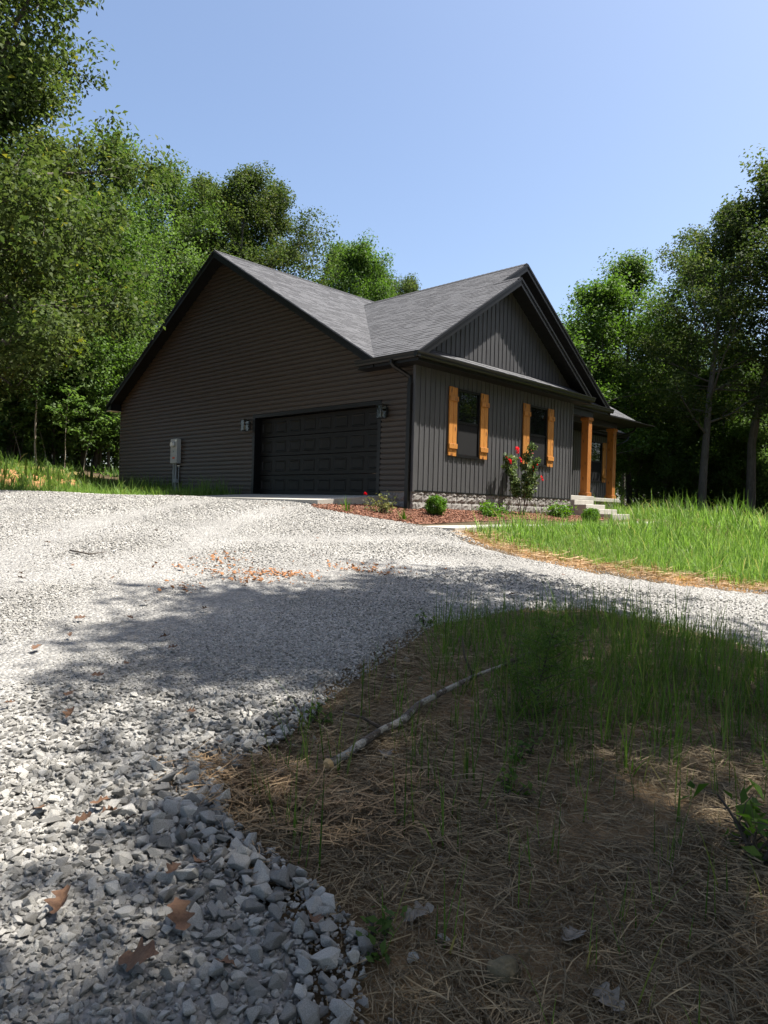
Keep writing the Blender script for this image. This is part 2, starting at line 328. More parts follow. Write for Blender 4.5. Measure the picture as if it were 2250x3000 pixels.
def scatter(name, protos, mats, P, idx, rot, scl, parent=None):
    """protos: list of (verts, faces, leaf values or None, material index); P,rot,scl (n,3)"""
    V = []; F = []; pid = []; lv = []; mi = []
    for k, pr in enumerate(protos):
        n = len(V); V += [tuple(p) for p in pr[0]]; F += [tuple(i+n for i in f) for f in pr[1]]; pid += [k]*len(pr[1])
        lv += list(pr[2]) if pr[2] is not None else [.5]*len(pr[1]); mi += [pr[3]]*len(pr[1])
    nv = len(V); n = len(P); me = bpy.data.meshes.new(name); me.from_pydata(V + [tuple(p) for p in P], [], F)
    for m in mats: me.materials.append(MT[m])
    me.polygons.foreach_set('material_index', mi)
    def at(nm, ty, dom, arr, key='value'):
        a = me.attributes.new(nm, ty, dom); a.data.foreach_set(key, np.ascontiguousarray(arr).ravel())
    at('pid', 'INT', 'FACE', np.array(pid, np.int32)); at('lv', 'FLOAT', 'FACE', np.array(lv, np.float32))
    at('is_pt', 'BOOLEAN', 'POINT', np.r_[np.zeros(nv, bool), np.ones(n, bool)]); at('idx', 'INT', 'POINT', np.r_[np.zeros(nv, np.int32), np.asarray(idx, np.int32)])
    at('rot', 'FLOAT_VECTOR', 'POINT', np.r_[np.zeros((nv, 3)), rot].astype(np.float32), 'vector'); at('scl', 'FLOAT_VECTOR', 'POINT', np.r_[np.ones((nv, 3)), scl].astype(np.float32), 'vector')
    me.update(); o = link(name, me, parent); md = o.modifiers.new('scatter', 'NODES'); md.node_group = SCATTER
    o['kind'] = 'stuff'; return o

# ------------------------------------------------------------------ ground sheet
def build_ground():
    n = 300; s = np.linspace(-1, 1, n); w = np.sinh(s*5.2)/np.sinh(5.2)*900                # fine near the camera and house, coarse to the horizon
    # two-centre warp: keep about 0.12 m cells around the middle of the yard
    w = np.sign(s)*(np.abs(s)*18*.0 + 900*(np.sinh(np.abs(s)*4.9)/np.sinh(4.9)))
    c = dl(8, 0); gx, gy = np.meshgrid(c[0]+w, c[1]+w); x = gx.ravel(); y = gy.ravel(); r = np.hypot(x-c[0], y-c[1])
    z = tz(x, y); z = np.where(r > 140, z[np.argmin(abs(r-140))]*0 + np.clip(z, -2.5, 1.5), z)
    i = np.arange(n*n).reshape(n, n); f = np.stack([i[:-1, :-1], i[:-1, 1:], i[1:, 1:], i[1:, :-1]], -1).reshape(-1, 4)
    me = bpy.data.meshes.new('ground'); me.from_pydata(np.stack([x, y, z], 1).tolist(), [], f.tolist())
    col = np.tile(np.array([.075, .055, .032]), (n*n, 1))                                   # forest floor
    def put(mask, c): col[mask] = c
    put(inside(LAWN, x, y), (.10, .085, .03)); put(inside(LEFTGRASS, x, y), (.16, .13, .045))
    d, l = to_dl(x, y)
    put(inside(ISLAND, x, y), (.20, .135, .075))
    e = edge_dist(LAWN_EDGE, x, y); put((e < .9) & inside(LAWN, x, y), (.27, .15, .06))
    put(inside(LEFTGRASS, x, y) & (d > 19) & (d < 24.5) & (l < -9.0), (.33, .17, .08))
    a = me.color_attributes.new('soil', 'FLOAT_COLOR', 'POINT'); a.data.foreach_set('color', np.c_[col, np.ones(n*n)].astype(np.float32).ravel())
    me.materials.append(MT['ground']); me.polygons.foreach_set('use_smooth', [True]*len(me.polygons)); me.update()
    return setp(link('ground', me), kind='structure')
build_ground()
def sheet(name, poly, m, cell, dz, kind='structure', drop=.06):
    p = np.array(poly); x0, y0 = p.min(0); x1, y1 = p.max(0); nx = int((x1-x0)/cell)+2; ny = int((y1-y0)/cell)+2
    gx, gy = np.meshgrid(x0+np.arange(nx)*cell, y0+np.arange(ny)*cell); x = gx.ravel(); y = gy.ravel()
    i = np.arange(nx*ny).reshape(ny, nx); q = np.stack([i[:-1, :-1], i[:-1, 1:], i[1:, 1:], i[1:, :-1]], -1).reshape(-1, 4)
    q = q[inside(poly, x[q].mean(1), y[q].mean(1))]
    u = np.unique(q); re = np.zeros(nx*ny, int); re[u] = np.arange(len(u)); x = x[u]; y = y[u]; e = edge_dist(list(poly)+[poly[0]], x, y)
    z = tz(x, y) + dz - np.where(e < cell*1.2, drop, 0)
    me = bpy.data.meshes.new(name); me.from_pydata(np.stack([x, y, z], 1).tolist(), [], re[q].tolist()); me.materials.append(MT[m])
    me.polygons.foreach_set('use_smooth', [True]*len(me.polygons)); me.update(); return setp(link(name, me), kind=kind)
drive = sheet('gravel_driveway', GRAVEL, 'gravel', .14, .03)

# ------------------------------------------------------------------ the house (front corner at 0,0; garage floor at z=0)
house = thing('house', 'dark single-storey house with black garage door, steep front gable and cedar shutters', 'house', (0, 0, 0))
MR, ME0, ME1, RZ, EZ = 7.7, .95, 14.45, 7.13, 3.13                 # main roof: ridge y, eaves y, ridge z, eave z
mp = (RZ-EZ)/(MR-ME0)
kp, OX, OY = .657, -.37, -.37                                      # front gables: pitch, left eave x, front rake y
R1, R2, Y2 = 3.5, 4.73, .26                                        # ridge x of the inner and the outer front gable, front of the outer one
Z1, Z2 = EZ+kp*(R1-OX), EZ+kp*(R2-OX); X1, X2 = 2*R1-OX, 2*R2-OX
def zmain(y): return EZ+mp*(min(y, 2*MR-y)-ME0)
def zleft(x): return EZ+kp*(x-OX)

def yvalley(x): return ME0+(zleft(x)-EZ)/mp
roof = link('roof', None, house); roof.empty_display_size = .2
TH = .11
SLOPES = [   # name, convex plan polygon, z(x,y), direction up the slope in plan
    ('A1', [(OX,OY),(R1,OY),(R1,yvalley(R1)),(OX,ME0)], lambda x, y: zleft(x), (1, 0)),
    ('A2', [(R1,Y2),(R2,Y2),(R2,yvalley(R2)),(R1,yvalley(R1))], lambda x, y: zleft(x), (1, 0)),
    ('B', [(R1,OY),(X1,OY),(X1,.66),(R1,.66)], lambda x, y: Z1-kp*(x-R1), (-1, 0)),
    ('C', [(R2,Y2),(X2,Y2),(X2,ME0),(R2,yvalley(R2))], lambda x, y: Z2-kp*(x-R2), (-1, 0)),
    ('M1', [(OX,ME0),(R2,yvalley(R2)),(R2,MR),(OX,MR)], lambda x, y: EZ+mp*(y-ME0), (0, 1)),
    ('M2', [(R2,yvalley(R2)),(X2,ME0),(13.4,ME0),(13.4,MR),(R2,MR)], lambda x, y: EZ+mp*(y-ME0), (0, 1)),
    ('MB', [(OX,MR),(13.4,MR),(13.4,ME1),(OX,ME1)], lambda x, y: EZ+mp*(ME1-y), (0, -1)),
    ('P1', [(OX+.03,OY),(X1-.03,OY),(X1-.03-.38,.01),(OX+.03+.38,.01)], lambda x, y: EZ-.015+kp*(y-OY), (0, 1)),
    ('P2', [(7.0,Y2),(X2-.03,Y2),(X2-.41,.64),(7.0,.64)], lambda x, y: EZ-.015+kp*(y-Y2), (0, 1)),
    ('W4', [(13.42,2.78),(16.5,2.78),(16.5,7.0),(13.42,7.0)], lambda x, y: 3.05+.5*(y-2.78), (0, 1)),
]
PENT = {'P1': [(R1, 1)], 'P2': []}
rng = random.Random(4)
sh_all = []; SHV = MB()
EXPO = .142
TABW = [.16, .22, .28, .34]
def tab_mesh(w, th):
    # a tab: lower edge proud by th, side edges closed; local x along the course, y up the slope, z off the roof
    return [(0,0,th),(w,0,th),(w,EXPO*1.04,.003),(0,EXPO*1.04,.003),(0,0,-.004),(w,0,-.004)], [(0,1,2,3),(4,5,1,0),(4,0,3),(1,5,2)]
for nm, poly, zf, up in SLOPES:
    # deck slab
    top = [(x, y, zf(x, y)) for x, y in poly]; t = TH if nm not in ('P1', 'P2') else .05
    MB().prism([(x, y, z-.012) for x, y, z in top], (0, 0, -t)).go('roof_deck', 'deck', roof)
    e1 = Vector((up[1], -up[0], 0)) if True else None
    o = Vector((poly[0][0], poly[0][1], zf(*poly[0])))
    g = (zf(poly[0][0]+up[0]*.5, poly[0][1]+up[1]*.5)-zf(*poly[0]))/.5
    ln = math.sqrt(1+g*g); e2 = Vector((up[0]/ln, up[1]/ln, g/ln)); e3 = e1.cross(e2)
    if e3.z < 0: e1 = -e1; e3 = e1.cross(e2)
    st = [((Vector((x, y, zf(x, y)))-o).dot(e1), (Vector((x, y, zf(x, y)))-o).dot(e2)) for x, y in poly]
    keep = convex_keep(st); s0 = min(p[0] for p in st); s1 = max(p[0] for p in st); t0 = min(p[1] for p in st); t1 = max(p[1] for p in st)
    # small overhang past the deck edges
    tt = t0-.02; row = 0
    if nm in ('MB',): continue
    while tt < t1:
        s = s0-rng.random()*.3
        while s < s1:
            w = rng.choice(TABW); th = rng.choice((.006, .011))
            rect = [(s, tt), (s+w, tt), (s+w, tt+EXPO), (s, tt+EXPO)]; cl = clip_poly(rect, keep)
            if cl:
                full = abs(sum(cl[i][0]*cl[(i+1) % len(cl)][1]-cl[(i+1) % len(cl)][0]*cl[i][1] for i in range(len(cl)))/2) > .995*w*EXPO
                P = o+e1*s+e2*tt
                dist = (P-Vector(CAM)).length
                vis = abs(e3.dot((P-Vector(CAM)).normalized()))
                sh_all.append((full and nm in ('A1', 'M1', 'A2'), w*vis/dist/dist, nm, s, tt, w, th, cl, o, e1, e2, e3))
            s += w+.004
        tt += EXPO; row += 1
cand = sorted([q for q in sh_all if q[0]], key=lambda q: -q[1])[:300]
ids = set(id(q) for q in cand)
tabs = {(w, th, k): face_values(mesh('shingle', *tab_mesh(w, th), 'shingle'), [.2+.3*k, .0, .0, .0]) for w in TABW for th in (.006, .011) for k in range(3)}
for q in cand:
    _, _, nm, s, tt, w, th, cl, o, e1, e2, e3 = q
    ob = link('shingle', tabs[(w, th, rng.randrange(3))], roof); mw = Matrix((e1, e2, e3)).transposed().to_4x4(); mw.translation = o+e1*s+e2*tt; ob.matrix_local = mw
SHV = MB(); shl = []
for q in sh_all:
    if id(q) in ids: continue
    _, _, nm, s, tt, w, th, cl, o, e1, e2, e3 = q
    def pt(a, b, h): return tuple(o+e1*a+e2*b+e3*h)
    hh = lambda b: th+(.003-th)*(b-tt)/EXPO
    n = len(cl); v = [pt(a, b, hh(b)) for a, b in cl]+[pt(a, b, -.005) for a, b in cl]
    SHV.add(v, [tuple(range(n))]+[(i, (i+1) % n, n+(i+1) % n, n+i) for i in range(n)]); shl += [.2+.6*rng.random()]+[.0]*n
so_ = SHV.go('shingles', 'shingle', roof); face_values(so_.data, shl); so_['kind'] = 'stuff'
# ridge caps
def cap(a, b, w, n):
    a = Vector(a); b = Vector(b); d = (b-a).normalized(); side = d.cross(Vector((0, 0, 1))).normalized(); mb = MB()
    L = (b-a).length; k = int(L/.16)
    for i in range(k):
        p = a+d*(i*.16); q = a+d*(i*.16+.17); h0 = .022; h1 = .014
        mb.add([p+side*w-Vector((0,0,w*n-h0)), p+Vector((0,0,h0)), p-side*w-Vector((0,0,w*n-h0)), q+side*w-Vector((0,0,w*n-h1)), q+Vector((0,0,h1)), q-side*w-Vector((0,0,w*n-h1))],
               [(0,1,4,3),(1,2,5,4),(0,3,5,2)])
    return mb
cap((OX-.01, MR, RZ), (13.4, MR, RZ), .13, mp).go('ridge_cap', 'shingle', roof)
cap((R2, Y2-.01, Z2), (R2, yvalley(R2), Z2), .12, kp).go('ridge_cap', 'shingle', roof)
cap((R1, OY-.01, Z1), (R1, .5, Z1), .12, kp).go('ridge_cap', 'shingle', roof)

# rake fascias: a board and a lip under the shingle edge
def fascia(name, a, b, out, depth=.19, th=.03, lip=True):
    a = Vector(a); b = Vector(b); o = Vector(out); dn = Vector((0, 0, -1)); mb = MB()
    q = [a+dn*.015, b+dn*.015, b+dn*(.015+depth), a+dn*(.015+depth)]
    mb.prism([tuple(p) for p in q], tuple(o*th))
    if lip:
        q = [a+dn*.008+o*th, b+dn*.008+o*th, b+dn*.075+o*th, a+dn*.075+o*th]; mb.prism([tuple(p) for p in q], tuple(o*.018))
        q = [a+dn*(.1)+o*th, b+dn*(.1)+o*th, b+dn*(.118)+o*th, a+dn*.118+o*th]; mb.prism([tuple(p) for p in q], tuple(o*.007))
    return mb.go(name, 'trim', house)
fascia('rake_fascia', (OX, ME0, EZ), (OX, MR, RZ), (-1, 0, 0)); fascia('rake_fascia', (OX, MR, RZ), (OX, ME1, EZ), (-1, 0, 0))
fascia('rake_fascia', (OX, OY, EZ), (R1, OY, Z1), (0, -1, 0)); fascia('rake_fascia', (R1, OY, Z1), (X1, OY, EZ), (0, -1, 0))
fascia('rake_fascia', (R1, Y2, zleft(R1)), (R2, Y2, Z2), (0, -1, 0)); fascia('rake_fascia', (R2, Y2, Z2), (X2, Y2, EZ), (0, -1, 0))
# soffit boards under the rakes
def soffit_run(a, b, width, n):
    """a->b along the rake just under the deck, width vector across; n boards with open joints"""
    a = Vector(a); b = Vector(b); w = Vector(width); d = (b-a)/n; vs = [(0, 0, 0), d*.965, d*.965+w, w]
    me = MB().prism([tuple(p) for p in vs], (0, 0, -.02)); m = mesh('soffit_board', me.v, me.f, 'soffit')
    for i in range(n): link('soffit_board', m, house, a+d*i)
soffit_run((R1, OY+.002, Z1-.15), (X1, OY+.002, EZ-.15), (0, .365, 0), 26); soffit_run((OX+.15, OY+.002, EZ+.1-.15), (R1, OY+.002, Z1-.15), (0, .365, 0), 24)
soffit_run((R2, Y2+.002, Z2-.15), (X2, Y2+.002, EZ-.15), (0, .365, 0), 30); soffit_run((R1, Y2+.002, Z1-.15), (R2, Y2+.002, Z2-.15), (0, .365, 0), 8)
soffit_run((OX+.002, MR, RZ-.15), (OX+.002, ME1, EZ-.15), (.365, 0, 0), 40); soffit_run((OX+.002, ME0, EZ-.15), (OX+.002, MR, RZ-.15), (.365, 0, 0), 40)
# boxed eave return at the far left corner
mb = MB().prism([(OX-.03, ME1+.03, EZ-.02), (OX-.03, ME1+.03, EZ-.21), (OX-.03, 14.12, EZ-.21), (OX-.03, 14.12, EZ+.12)], (.37, 0, 0)); mb.go('eave_return', 'trim', house)
MB().box(OX-.02, 0, 14.14, ME1+.02, EZ-.225, EZ-.212).go('sunlit_return_soffit', 'white', house)  # white colour stands in for sunlight on the underside of the return
MB().box(OX, 13.4, 14.15, ME1, EZ-.2, EZ-.03).go('rear_eave', 'trim', house)

# gutters (K profile) along the eaves
GP = [(0, 0), (.075, 0), (.095, .03), (.10, .075), (.122, .10), (.122, .125), (.112, .125), (.108, .108), (.01, .108), (0, .115)]
def gutter(a, b, out):
    a = Vector(a); b = Vector(b); o = Vector(out)
    return MB().prism([tuple(a+o*u+Vector((0, 0, v))) for u, v in GP], tuple(b-a)).go('gutter', 'gutter', house)
GZ = 2.985
gutter((OX-.122, OY, GZ), (X1+.08, OY, GZ), (0, -1, 0))
gutter((OX, OY-.10, GZ), (OX, 1.48, GZ), (-1, 0, 0))
gutter((7.0, Y2, GZ), (X2+.1, Y2, GZ), (0, -1, 0))
gutter((X2-.2, ME0-.02, GZ), (13.42, ME0-.02, GZ), (0, -1, 0))
gutter((13.42, 2.78, GZ-.07), (16.55, 2.78, GZ-.07), (0, -1, 0))
# eave fascias and flat soffits
MB().box(OX, X1, OY, OY+.02, GZ-.06, EZ-.02).go('eave_fascia', 'trim', house)
MB().box(OX, OX+.02, OY+.02, 1.45, GZ-.06, EZ-.02).go('eave_fascia', 'trim', house)
MB().box(7.02, X2, Y2, Y2+.02, GZ-.06, EZ-.02).go('eave_fascia', 'trim', house)
MB().box(X2, 13.4, ME0-.018, ME0, GZ-.06, EZ-.02).go('eave_fascia', 'trim', house)
MB().box(13.42, 16.5, 2.782, 2.80, GZ-.13, 3.03).go('eave_fascia', 'trim', house)
n = 34; me_ = mesh('soffit_board', *(lambda q: (q.v, q.f))(MB().box(0, .215, 0, .35, 0, .015)), 'soffit')
for i in range(36): link('soffit_board', me_, house, (OX+.02+i*.2155, OY+.02, GZ-.06))
me_ = mesh('soffit_board', *(lambda q: (q.v, q.f))(MB().box(0, .35, 0, .215, 0, .015)), 'soffit')
for i in range(7): link('soffit_board', me_, house, (OX+.02, OY+.37+i*.216, GZ-.061))
MB().box(7.02, 13.4, Y2+.02, 3.19, GZ-.075, GZ-.06).go('porch_ceiling', 'soffit', house)
MB().box(7.05, 8.88, .34, .52, 2.72, GZ-.08).go('porch_beam', 'trim', house); MB().box(8.7, 12.0, 1.04, 1.22, 2.72, GZ-.08).go('porch_beam', 'trim', house)
MB().box(13.42, 16.5, 2.8, 3.2, GZ-.13, GZ-.115).go('eave_soffit', 'soffit', house)

# wall cores behind the cladding
core = MB(); core.prism([(.05, 0.05, -.5), (.05, 14.1, -.3), (.05, 14.1, EZ-.15), (.05, MR, RZ-.2), (.05, ME0+.3, EZ-.0), (.05, .05, 2.92)], (.01, 0, 0))
# opening for the garage door is behind the panel plane, so the core is built round it
core = MB(); DY0, DY1, DH = 1.043, 6.023, 2.2
core.box(.03, .06, .03, DY0+.06, -.5, 2.95); core.box(.03, .06, DY1-.06, 14.1, -.5, 2.95); core.box(.03, .06, DY0+.06, DY1-.06, DH-.06, 2.95)
core.prism([(.03, ME0, 2.95), (.03, 14.1, 2.95), (.03, 14.1, EZ), (.03, MR, RZ-.17), (.03, ME0, EZ-.1)], (.03, 0, 0))
core.go('gable_sheathing', 'siding', house)
MB().box(.06, 6.97, .03, .06, .0, 2.95).go('front_sheathing', 'board', house)
MB().box(6.94, 6.97, .06, 3.2, -.4, 2.95).go('wing_side_wall', 'board', house)
MB().box(7.0, 16.1, 3.22, 3.25, -.35, 2.95).go('porch_sheathing', 'board', house)
MB().box(.1, 16.1, 14.0, 14.1, -.3, 3.0).go('rear_wall', 'siding', house); MB().box(16.0, 16.1, 3.25, 14.0, -.4, 2.95).go('far_end_wall', 'siding', house)
MB().box(13.28, 13.34, .95, 14, 2.9, 3.0).go('far_gable_trim', 'trim', house)
MB().prism([(13.3, ME0+.1, EZ-.1), (13.3, MR, RZ-.2), (13.3, ME1-.3, EZ-.1)], (.05, 0, 0)).go('far_gable_wall', 'siding', house)

# horizontal lap siding, one board per course, cut to the gable and round the door
CO = .1235
def lap(y0, y1, y0t, y1t, z):
    """board from y0..y1 at its bottom and y0t..y1t at its top; dutch-lap profile: butt proud, shoulder, slanted face"""
    prof = [(.008, 0.), (-.027, 0.), (-.0275, .005), (-.022, CO*.58), (-.002, CO*.80), (.004, CO+.012)]
    v = []; H = CO+.012
    for x, h in prof:
        u = h/H; v += [(x, y0+(y0t-y0)*u, z+h), (x, y1+(y1t-y1)*u, z+h)]
    return v, [(2*i, 2*i+1, 2*i+3, 2*i+2) for i in range(len(prof)-1)]
def wall_span(z):
    top = z
    if top <= 2.93: return 0.055, 14.1
    zz = max(z, 2.93)
    a = ME0+(zz+.16-EZ)/mp; b = 2*MR-a
    return max(a, .02 if False else a), min(b, 14.1)
NB = 60; z = .135-2*CO
for i in range(NB):
    zt = z+CO+.01
    a0, b0 = wall_span(z); a1, b1 = wall_span(zt)
    if b1-a1 < .15: break
    if a1 < a0: a1 = a0
    segs = []
    if z < DH-.02 and zt > 0:
        if z >= .13: segs.append((a0, DY0-.03, a1, DY0-.03))
        segs.append((DY1+.03, b0, DY1+.03, b1))
    elif z < .1: segs.append((DY1+.03, b0, DY1+.03, b1))
    else: segs.append((a0, b0, a1, b1))
    for s in segs:
        v, f = lap(*s[:2], *s[2:], z); link('siding_board', mesh('siding_board', v, f, 'siding'), house)
    z += CO
# corner posts
MB().box(-.022, .06, -.022, .055, .10, 2.93).go('corner_post', 'board', house)
MB().box(-.02, .05, 14.09, 14.15, -.2, 2.93).go('corner_post', 'siding', house)
MB().box(6.93, 7.0, -.02, .045, .10, 2.93).go('corner_post', 'board', house)

# vertical board and batten: one object per board (flat panel plus raised batten on its left)
BW = 7.0/40
def vboard(name, x, z0, z1a, z1b, y, hgt=None):
    """board from x to x+BW, bottom z0, top z1a (left) to z1b (right); batten 32 mm wide, 16 mm proud"""
    bt, bp = .034, .017; mb = MB(); zm = z1a+(z1b-z1a)*bt/BW
    if zm-z0 < .02 and z1b-z0 < .02: return
    mb.add([(x, y, z0), (x, y-bp, z0), (x+bt, y-bp, z0), (x+bt, y, z0), (x+BW, y-.002, z0), (x, y, max(z1a, z0)), (x, y-bp, max(z1a, z0)), (x+bt, y-bp, max(zm, z0)), (x+bt, y, max(zm, z0)), (x+BW, y-.002, max(z1b, z0))],
           [(0, 1, 6, 5), (1, 2, 7, 6), (2, 3, 8, 7), (3, 4, 9, 8), (0, 3, 2, 1), (5, 6, 7, 8)])
    return mb
WINX = [(1.50, 2.40), (4.65, 5.55)]; WZ0, WZ1 = .985, 2.60
for i in range(40):
    x = i*BW; cut = [w for w in WINX if x+BW > w[0]-.02 and x < w[1]+.02]
    spans = [(.135, WZ0-.02), (WZ1+.02, 2.93)] if cut else [(.135, 2.93)]
    for a, b in spans:
        m_ = vboard('b', x, a, b, b, 0)
        if m_: m_.go('wall_board', 'board', house)
def ztri(x): return (zleft(x) if x < R1 else Z1-kp*(x-R1))-.17
for i in range(40):
    x = i*BW; a, b = ztri(x), ztri(x+BW)
    if max(a, b) > 3.36:
        m_ = vboard('b', x, 3.345, max(a, 3.345), max(b, 3.345), 0)
        if m_: m_.go('gable_board', 'board', house)
MB().prism([(.3, .012, 3.2), (6.7, .012, 3.2), (R1, .012, Z1-.15)], (0, .03, 0)).go('gable_sheathing', 'board', house)
MB().box(.35, 6.65, -.03, -.004, 3.325, 3.36).go('gable_flashing', 'trim', house)
for i in range(38):                                                       # outer gable, mostly in the overhang's shade
    x = 3.6+i*BW*.98
    if x+BW > X2-.4: break
    a = (zleft(x) if x < R2 else Z2-kp*(x-R2))-.17; b = (zleft(x+BW) if x+BW < R2 else Z2-kp*(x+BW-R2))-.17
    lo = max(3.36, Z1-kp*(x-R1)-.05); 
    m_ = vboard('b', x, lo, max(a, lo), max(b, lo), .64)
    if m_ and min(a, b) > lo: m_.go('gable_board', 'board', house)
MB().prism([(R1, .66, 3.2), (X2-.3, .66, 3.2), (R2, .66, Z2-.15), (R1, .66, Z1-.15)], (0, .03, 0)).go('gable_sheathing', 'board', house)
PW = (14.12, 15.12)
for i in range(52):                                                       # wall behind the porch
    x = 7.05+i*BW
    if x > 15.95: break
    spans = [(.26, WZ0-.02), (WZ1+.02, 2.87)] if (x+BW > PW[0]-.02 and x < PW[1]+.02) else [(.0 if x > 12.1 else .26, 2.87)]
    for a, b in spans: vboard('b', x, a, b, b, 3.2).go('wall_board', 'board', house)
MB().box(0.05, 6.95, -.028, .0, .105, .135).go('starter_strip', 'trim', house)
MB().box(-.03, .0, .055, DY0, .108, .134).go('starter_strip', 'trim', house)

# windows: frame, sashes, glass, screen
def window(x0, x1, z0, z1, y):
    w = link('window', None, house); w.empty_display_size = .1
    f = MB(); t = .045
    f.box(x0, x0+t, y-.035, y+.04, z0, z1); f.box(x1-t, x1, y-.035, y+.04, z0, z1); f.box(x0+t, x1-t, y-.034, y+.04, z1-t, z1); f.box(x0+t, x1-t, y-.034, y+.04, z0, z0+t); f.go('frame', 'frame', w)
    zm = (z0+z1)/2+.02
    MB().box(x0+t, x1-t, y-.02, y+.03, zm-.025, zm+.025).go('meeting_rail', 'frame', w)
    MB().box(x0+t, x1-t, y+.006, y+.012, zm+.025, z1-t).go('pane', 'glass', w)
    MB().box(x0+t, x1-t, y+.016, y+.022, z0+t, zm-.025).go('pane', 'glass', w)
    s = MB(); s.box(x0+t, x1-t, y-.008, y-.005, z0+t, zm-.025); s.go('insect_screen', 'screen', w)
    e = MB(); 
    for a, b in ((x0+t, x0+t+.02), (x1-t-.02, x1-t)): e.box(a, b, y-.014, y-.002, z0+t, zm-.025)
    e.box(x0+t+.02, x1-t-.02, y-.0135, y-.002, z0+t, z0+t+.02); e.go('screen_frame', 'frame', w)
    MB().box(x0-.01, x1+.01, y-.05, y-.036, z0-.012, z0+.012).go('sill', 'trim', w)
for a, b in WINX: window(a, b, WZ0, WZ1, 0)
window(PW[0], PW[1], WZ0, WZ1, 3.2)
# cedar shutters: two planks and two raised battens each
SHW = .295
def shutter(x, y, z0=.985, z1=2.605):
    s = link('shutter', None, house, (x, y, 0)); s.empty_display_size = .1; hw = SHW/2; r = rng.uniform(-.01, .01)
    MB().bbox(0, hw-.003, -.055, -.02, z0+r, z1+r, .004).go('plank', 'cedar', s); MB().bbox(hw+.003, SHW, -.055, -.02, z0, z1, .004).go('plank', 'cedar', s)
    MB().bbox(-.008, SHW+.008, -.085, -.056, z0+.175, z0+.29, .004).go('batten', 'cedar', s); MB().bbox(-.008, SHW+.008, -.085, -.056, z1-.325, z1-.21, .004).go('batten', 'cedar', s)
for a, b in WINX: shutter(a-SHW-.03, 0); shutter(b+.015, 0)
shutter(PW[1]+.03, 3.2); shutter(PW[0]-SHW-.03, 3.2)

# porch columns, slabs, steps
def column(x, y, w=.235):
    c = link('porch_column', None, house, (x, y, 0)); c.empty_display_size = .1
    MB().bbox(0, w, 0, w, .25, 2.72, .008).go('shaft', 'column', c); MB().bbox(-.03, w+.03, -.03, w+.03, .25, .37, .008).go('base_trim', 'column', c); MB().bbox(-.03, w+.03, -.03, w+.03, 2.62, 2.722, .008).go('cap_trim', 'column', c)
column(7.30, .32); column(8.56, .32); column(11.70, 1.02)
MB().bbox(7.002, 8.87, .22, 3.2, .125, .25, .01).go('porch_slab', 'concrete', house); MB().bbox(8.875, 12.08, .92, 3.2, .125, .249, .01).go('porch_slab', 'concrete', house)
MB().box(7.05, 8.82, .30, 3.1, -.6, .125).go('porch_foundation', 'block', house); MB().box(8.82, 12.0, 1.0, 3.1, -.6, .125).go('porch_foundation', 'block', house)
for i, (yf, zt) in enumerate([(-.02, .115), (-.40, -.02), (-.785, -.15), (-1.19, -.28)]):
    MB().bbox(7.2, 8.4, yf, .21 if i == 0 else [(-.02), (-.40), (-.785)][i-1]-.002, -.62, zt, .012).go('step', 'concrete', house)
# foundation blocks
mort = MB(); mort.box(.02, 6.98, .012, .1, -.62, .105); mort.box(.012, .1, .02, DY0, -.62, .107); mort.go('foundation_mortar', 'mortar', house)
def block_mesh(L, Hh, seed, axis):
    r = random.Random(seed); nx, nz = 9, 5; v = []; f = []
    for j in range(nz):
        for i in range(nx):
            e = i in (0, nx-1) or j in (0, nz-1); dpt = 0 if e else r.uniform(.008, .034)
            a = L*i/(nx-1)+(0 if e else r.uniform(-.012, .012)); b = Hh*j/(nz-1)+(0 if e else r.uniform(-.012, .012))
            v.append((a, -dpt, b) if axis == 'x' else (-dpt, a, b))
    for j in range(nz-1):
        for i in range(nx-1):
            q = (j*nx+i, j*nx+i+1, (j+1)*nx+i+1, (j+1)*nx+i); f.append(q if axis == 'x' else q[::-1])
    return mesh('foundation_block', v, f, 'block')
bmx = [block_mesh(.388, .188, k, 'x') for k in range(6)]; bmx2 = [block_mesh(.19, .188, 30+k, 'x') for k in range(2)]; bmy = [block_mesh(.388, .188, 60+k, 'y') for k in range(3)]; bcap = block_mesh(.388, .075, 90, 'x')
for c, z0 in enumerate([-.52, -.32, -.12]):
    x = 0 if c % 2 == 0 else -.2
    while x < 6.9:
        if x < 0: link('foundation_block', bmx2[c % 2], house, (.01, .008, z0))
        elif x+.39 <= 6.99: link('foundation_block', bmx[rng.randrange(6)], house, (x+.005, .008, z0))
        else: link('foundation_block', bmx2[0], house, (x, .008, z0))
        x += .4
    for k in range(3):
        y = (k*.4 if c % 2 else k*.4-.2); 
        if y < 0: y = .01
        if y+.388 < DY0+.05: link('foundation_block', bmy[k], house, (.008, y+.006, z0))
for i in range(17): link('foundation_block', bcap, house, (i*.4+.02, .004, .078-.045))

# garage door: four sections of eight panels, set back in a dark jamb
DX = .20
jb = MB(); jb.box(-.03, .055, DY0-.03, DY0+.075, -.02, DH+.02); jb.box(-.03, .055, DY1-.075, DY1+.03, -.02, DH+.02); jb.box(-.031, .055, DY0+.075, DY1-.075, DH-.075, DH+.021); jb.go('door_trim', 'trim', house)
jb = MB(); jb.box(.056, .26, DY0, DY0+.06, -.02, DH); jb.box(.056, .26, DY1-.06, DY1, -.02, DH); jb.box(.056, .26, DY0+.06, DY1-.06, DH-.06, DH); jb.go('door_jamb', 'trim', house)
gd = link('garage_door', None, house, (DX, DY0+.06, 0)); gd.empty_display_size = .1
GWID = DY1-DY0-.12; SHH = .53
for s in range(4):
    z0 = s*SHH+.008; MB().bbox(0, .045, .004, GWID-.004, z0, z0+SHH-.012, .005).go('door_section', 'door', gd)
pw, ph = .46, .315
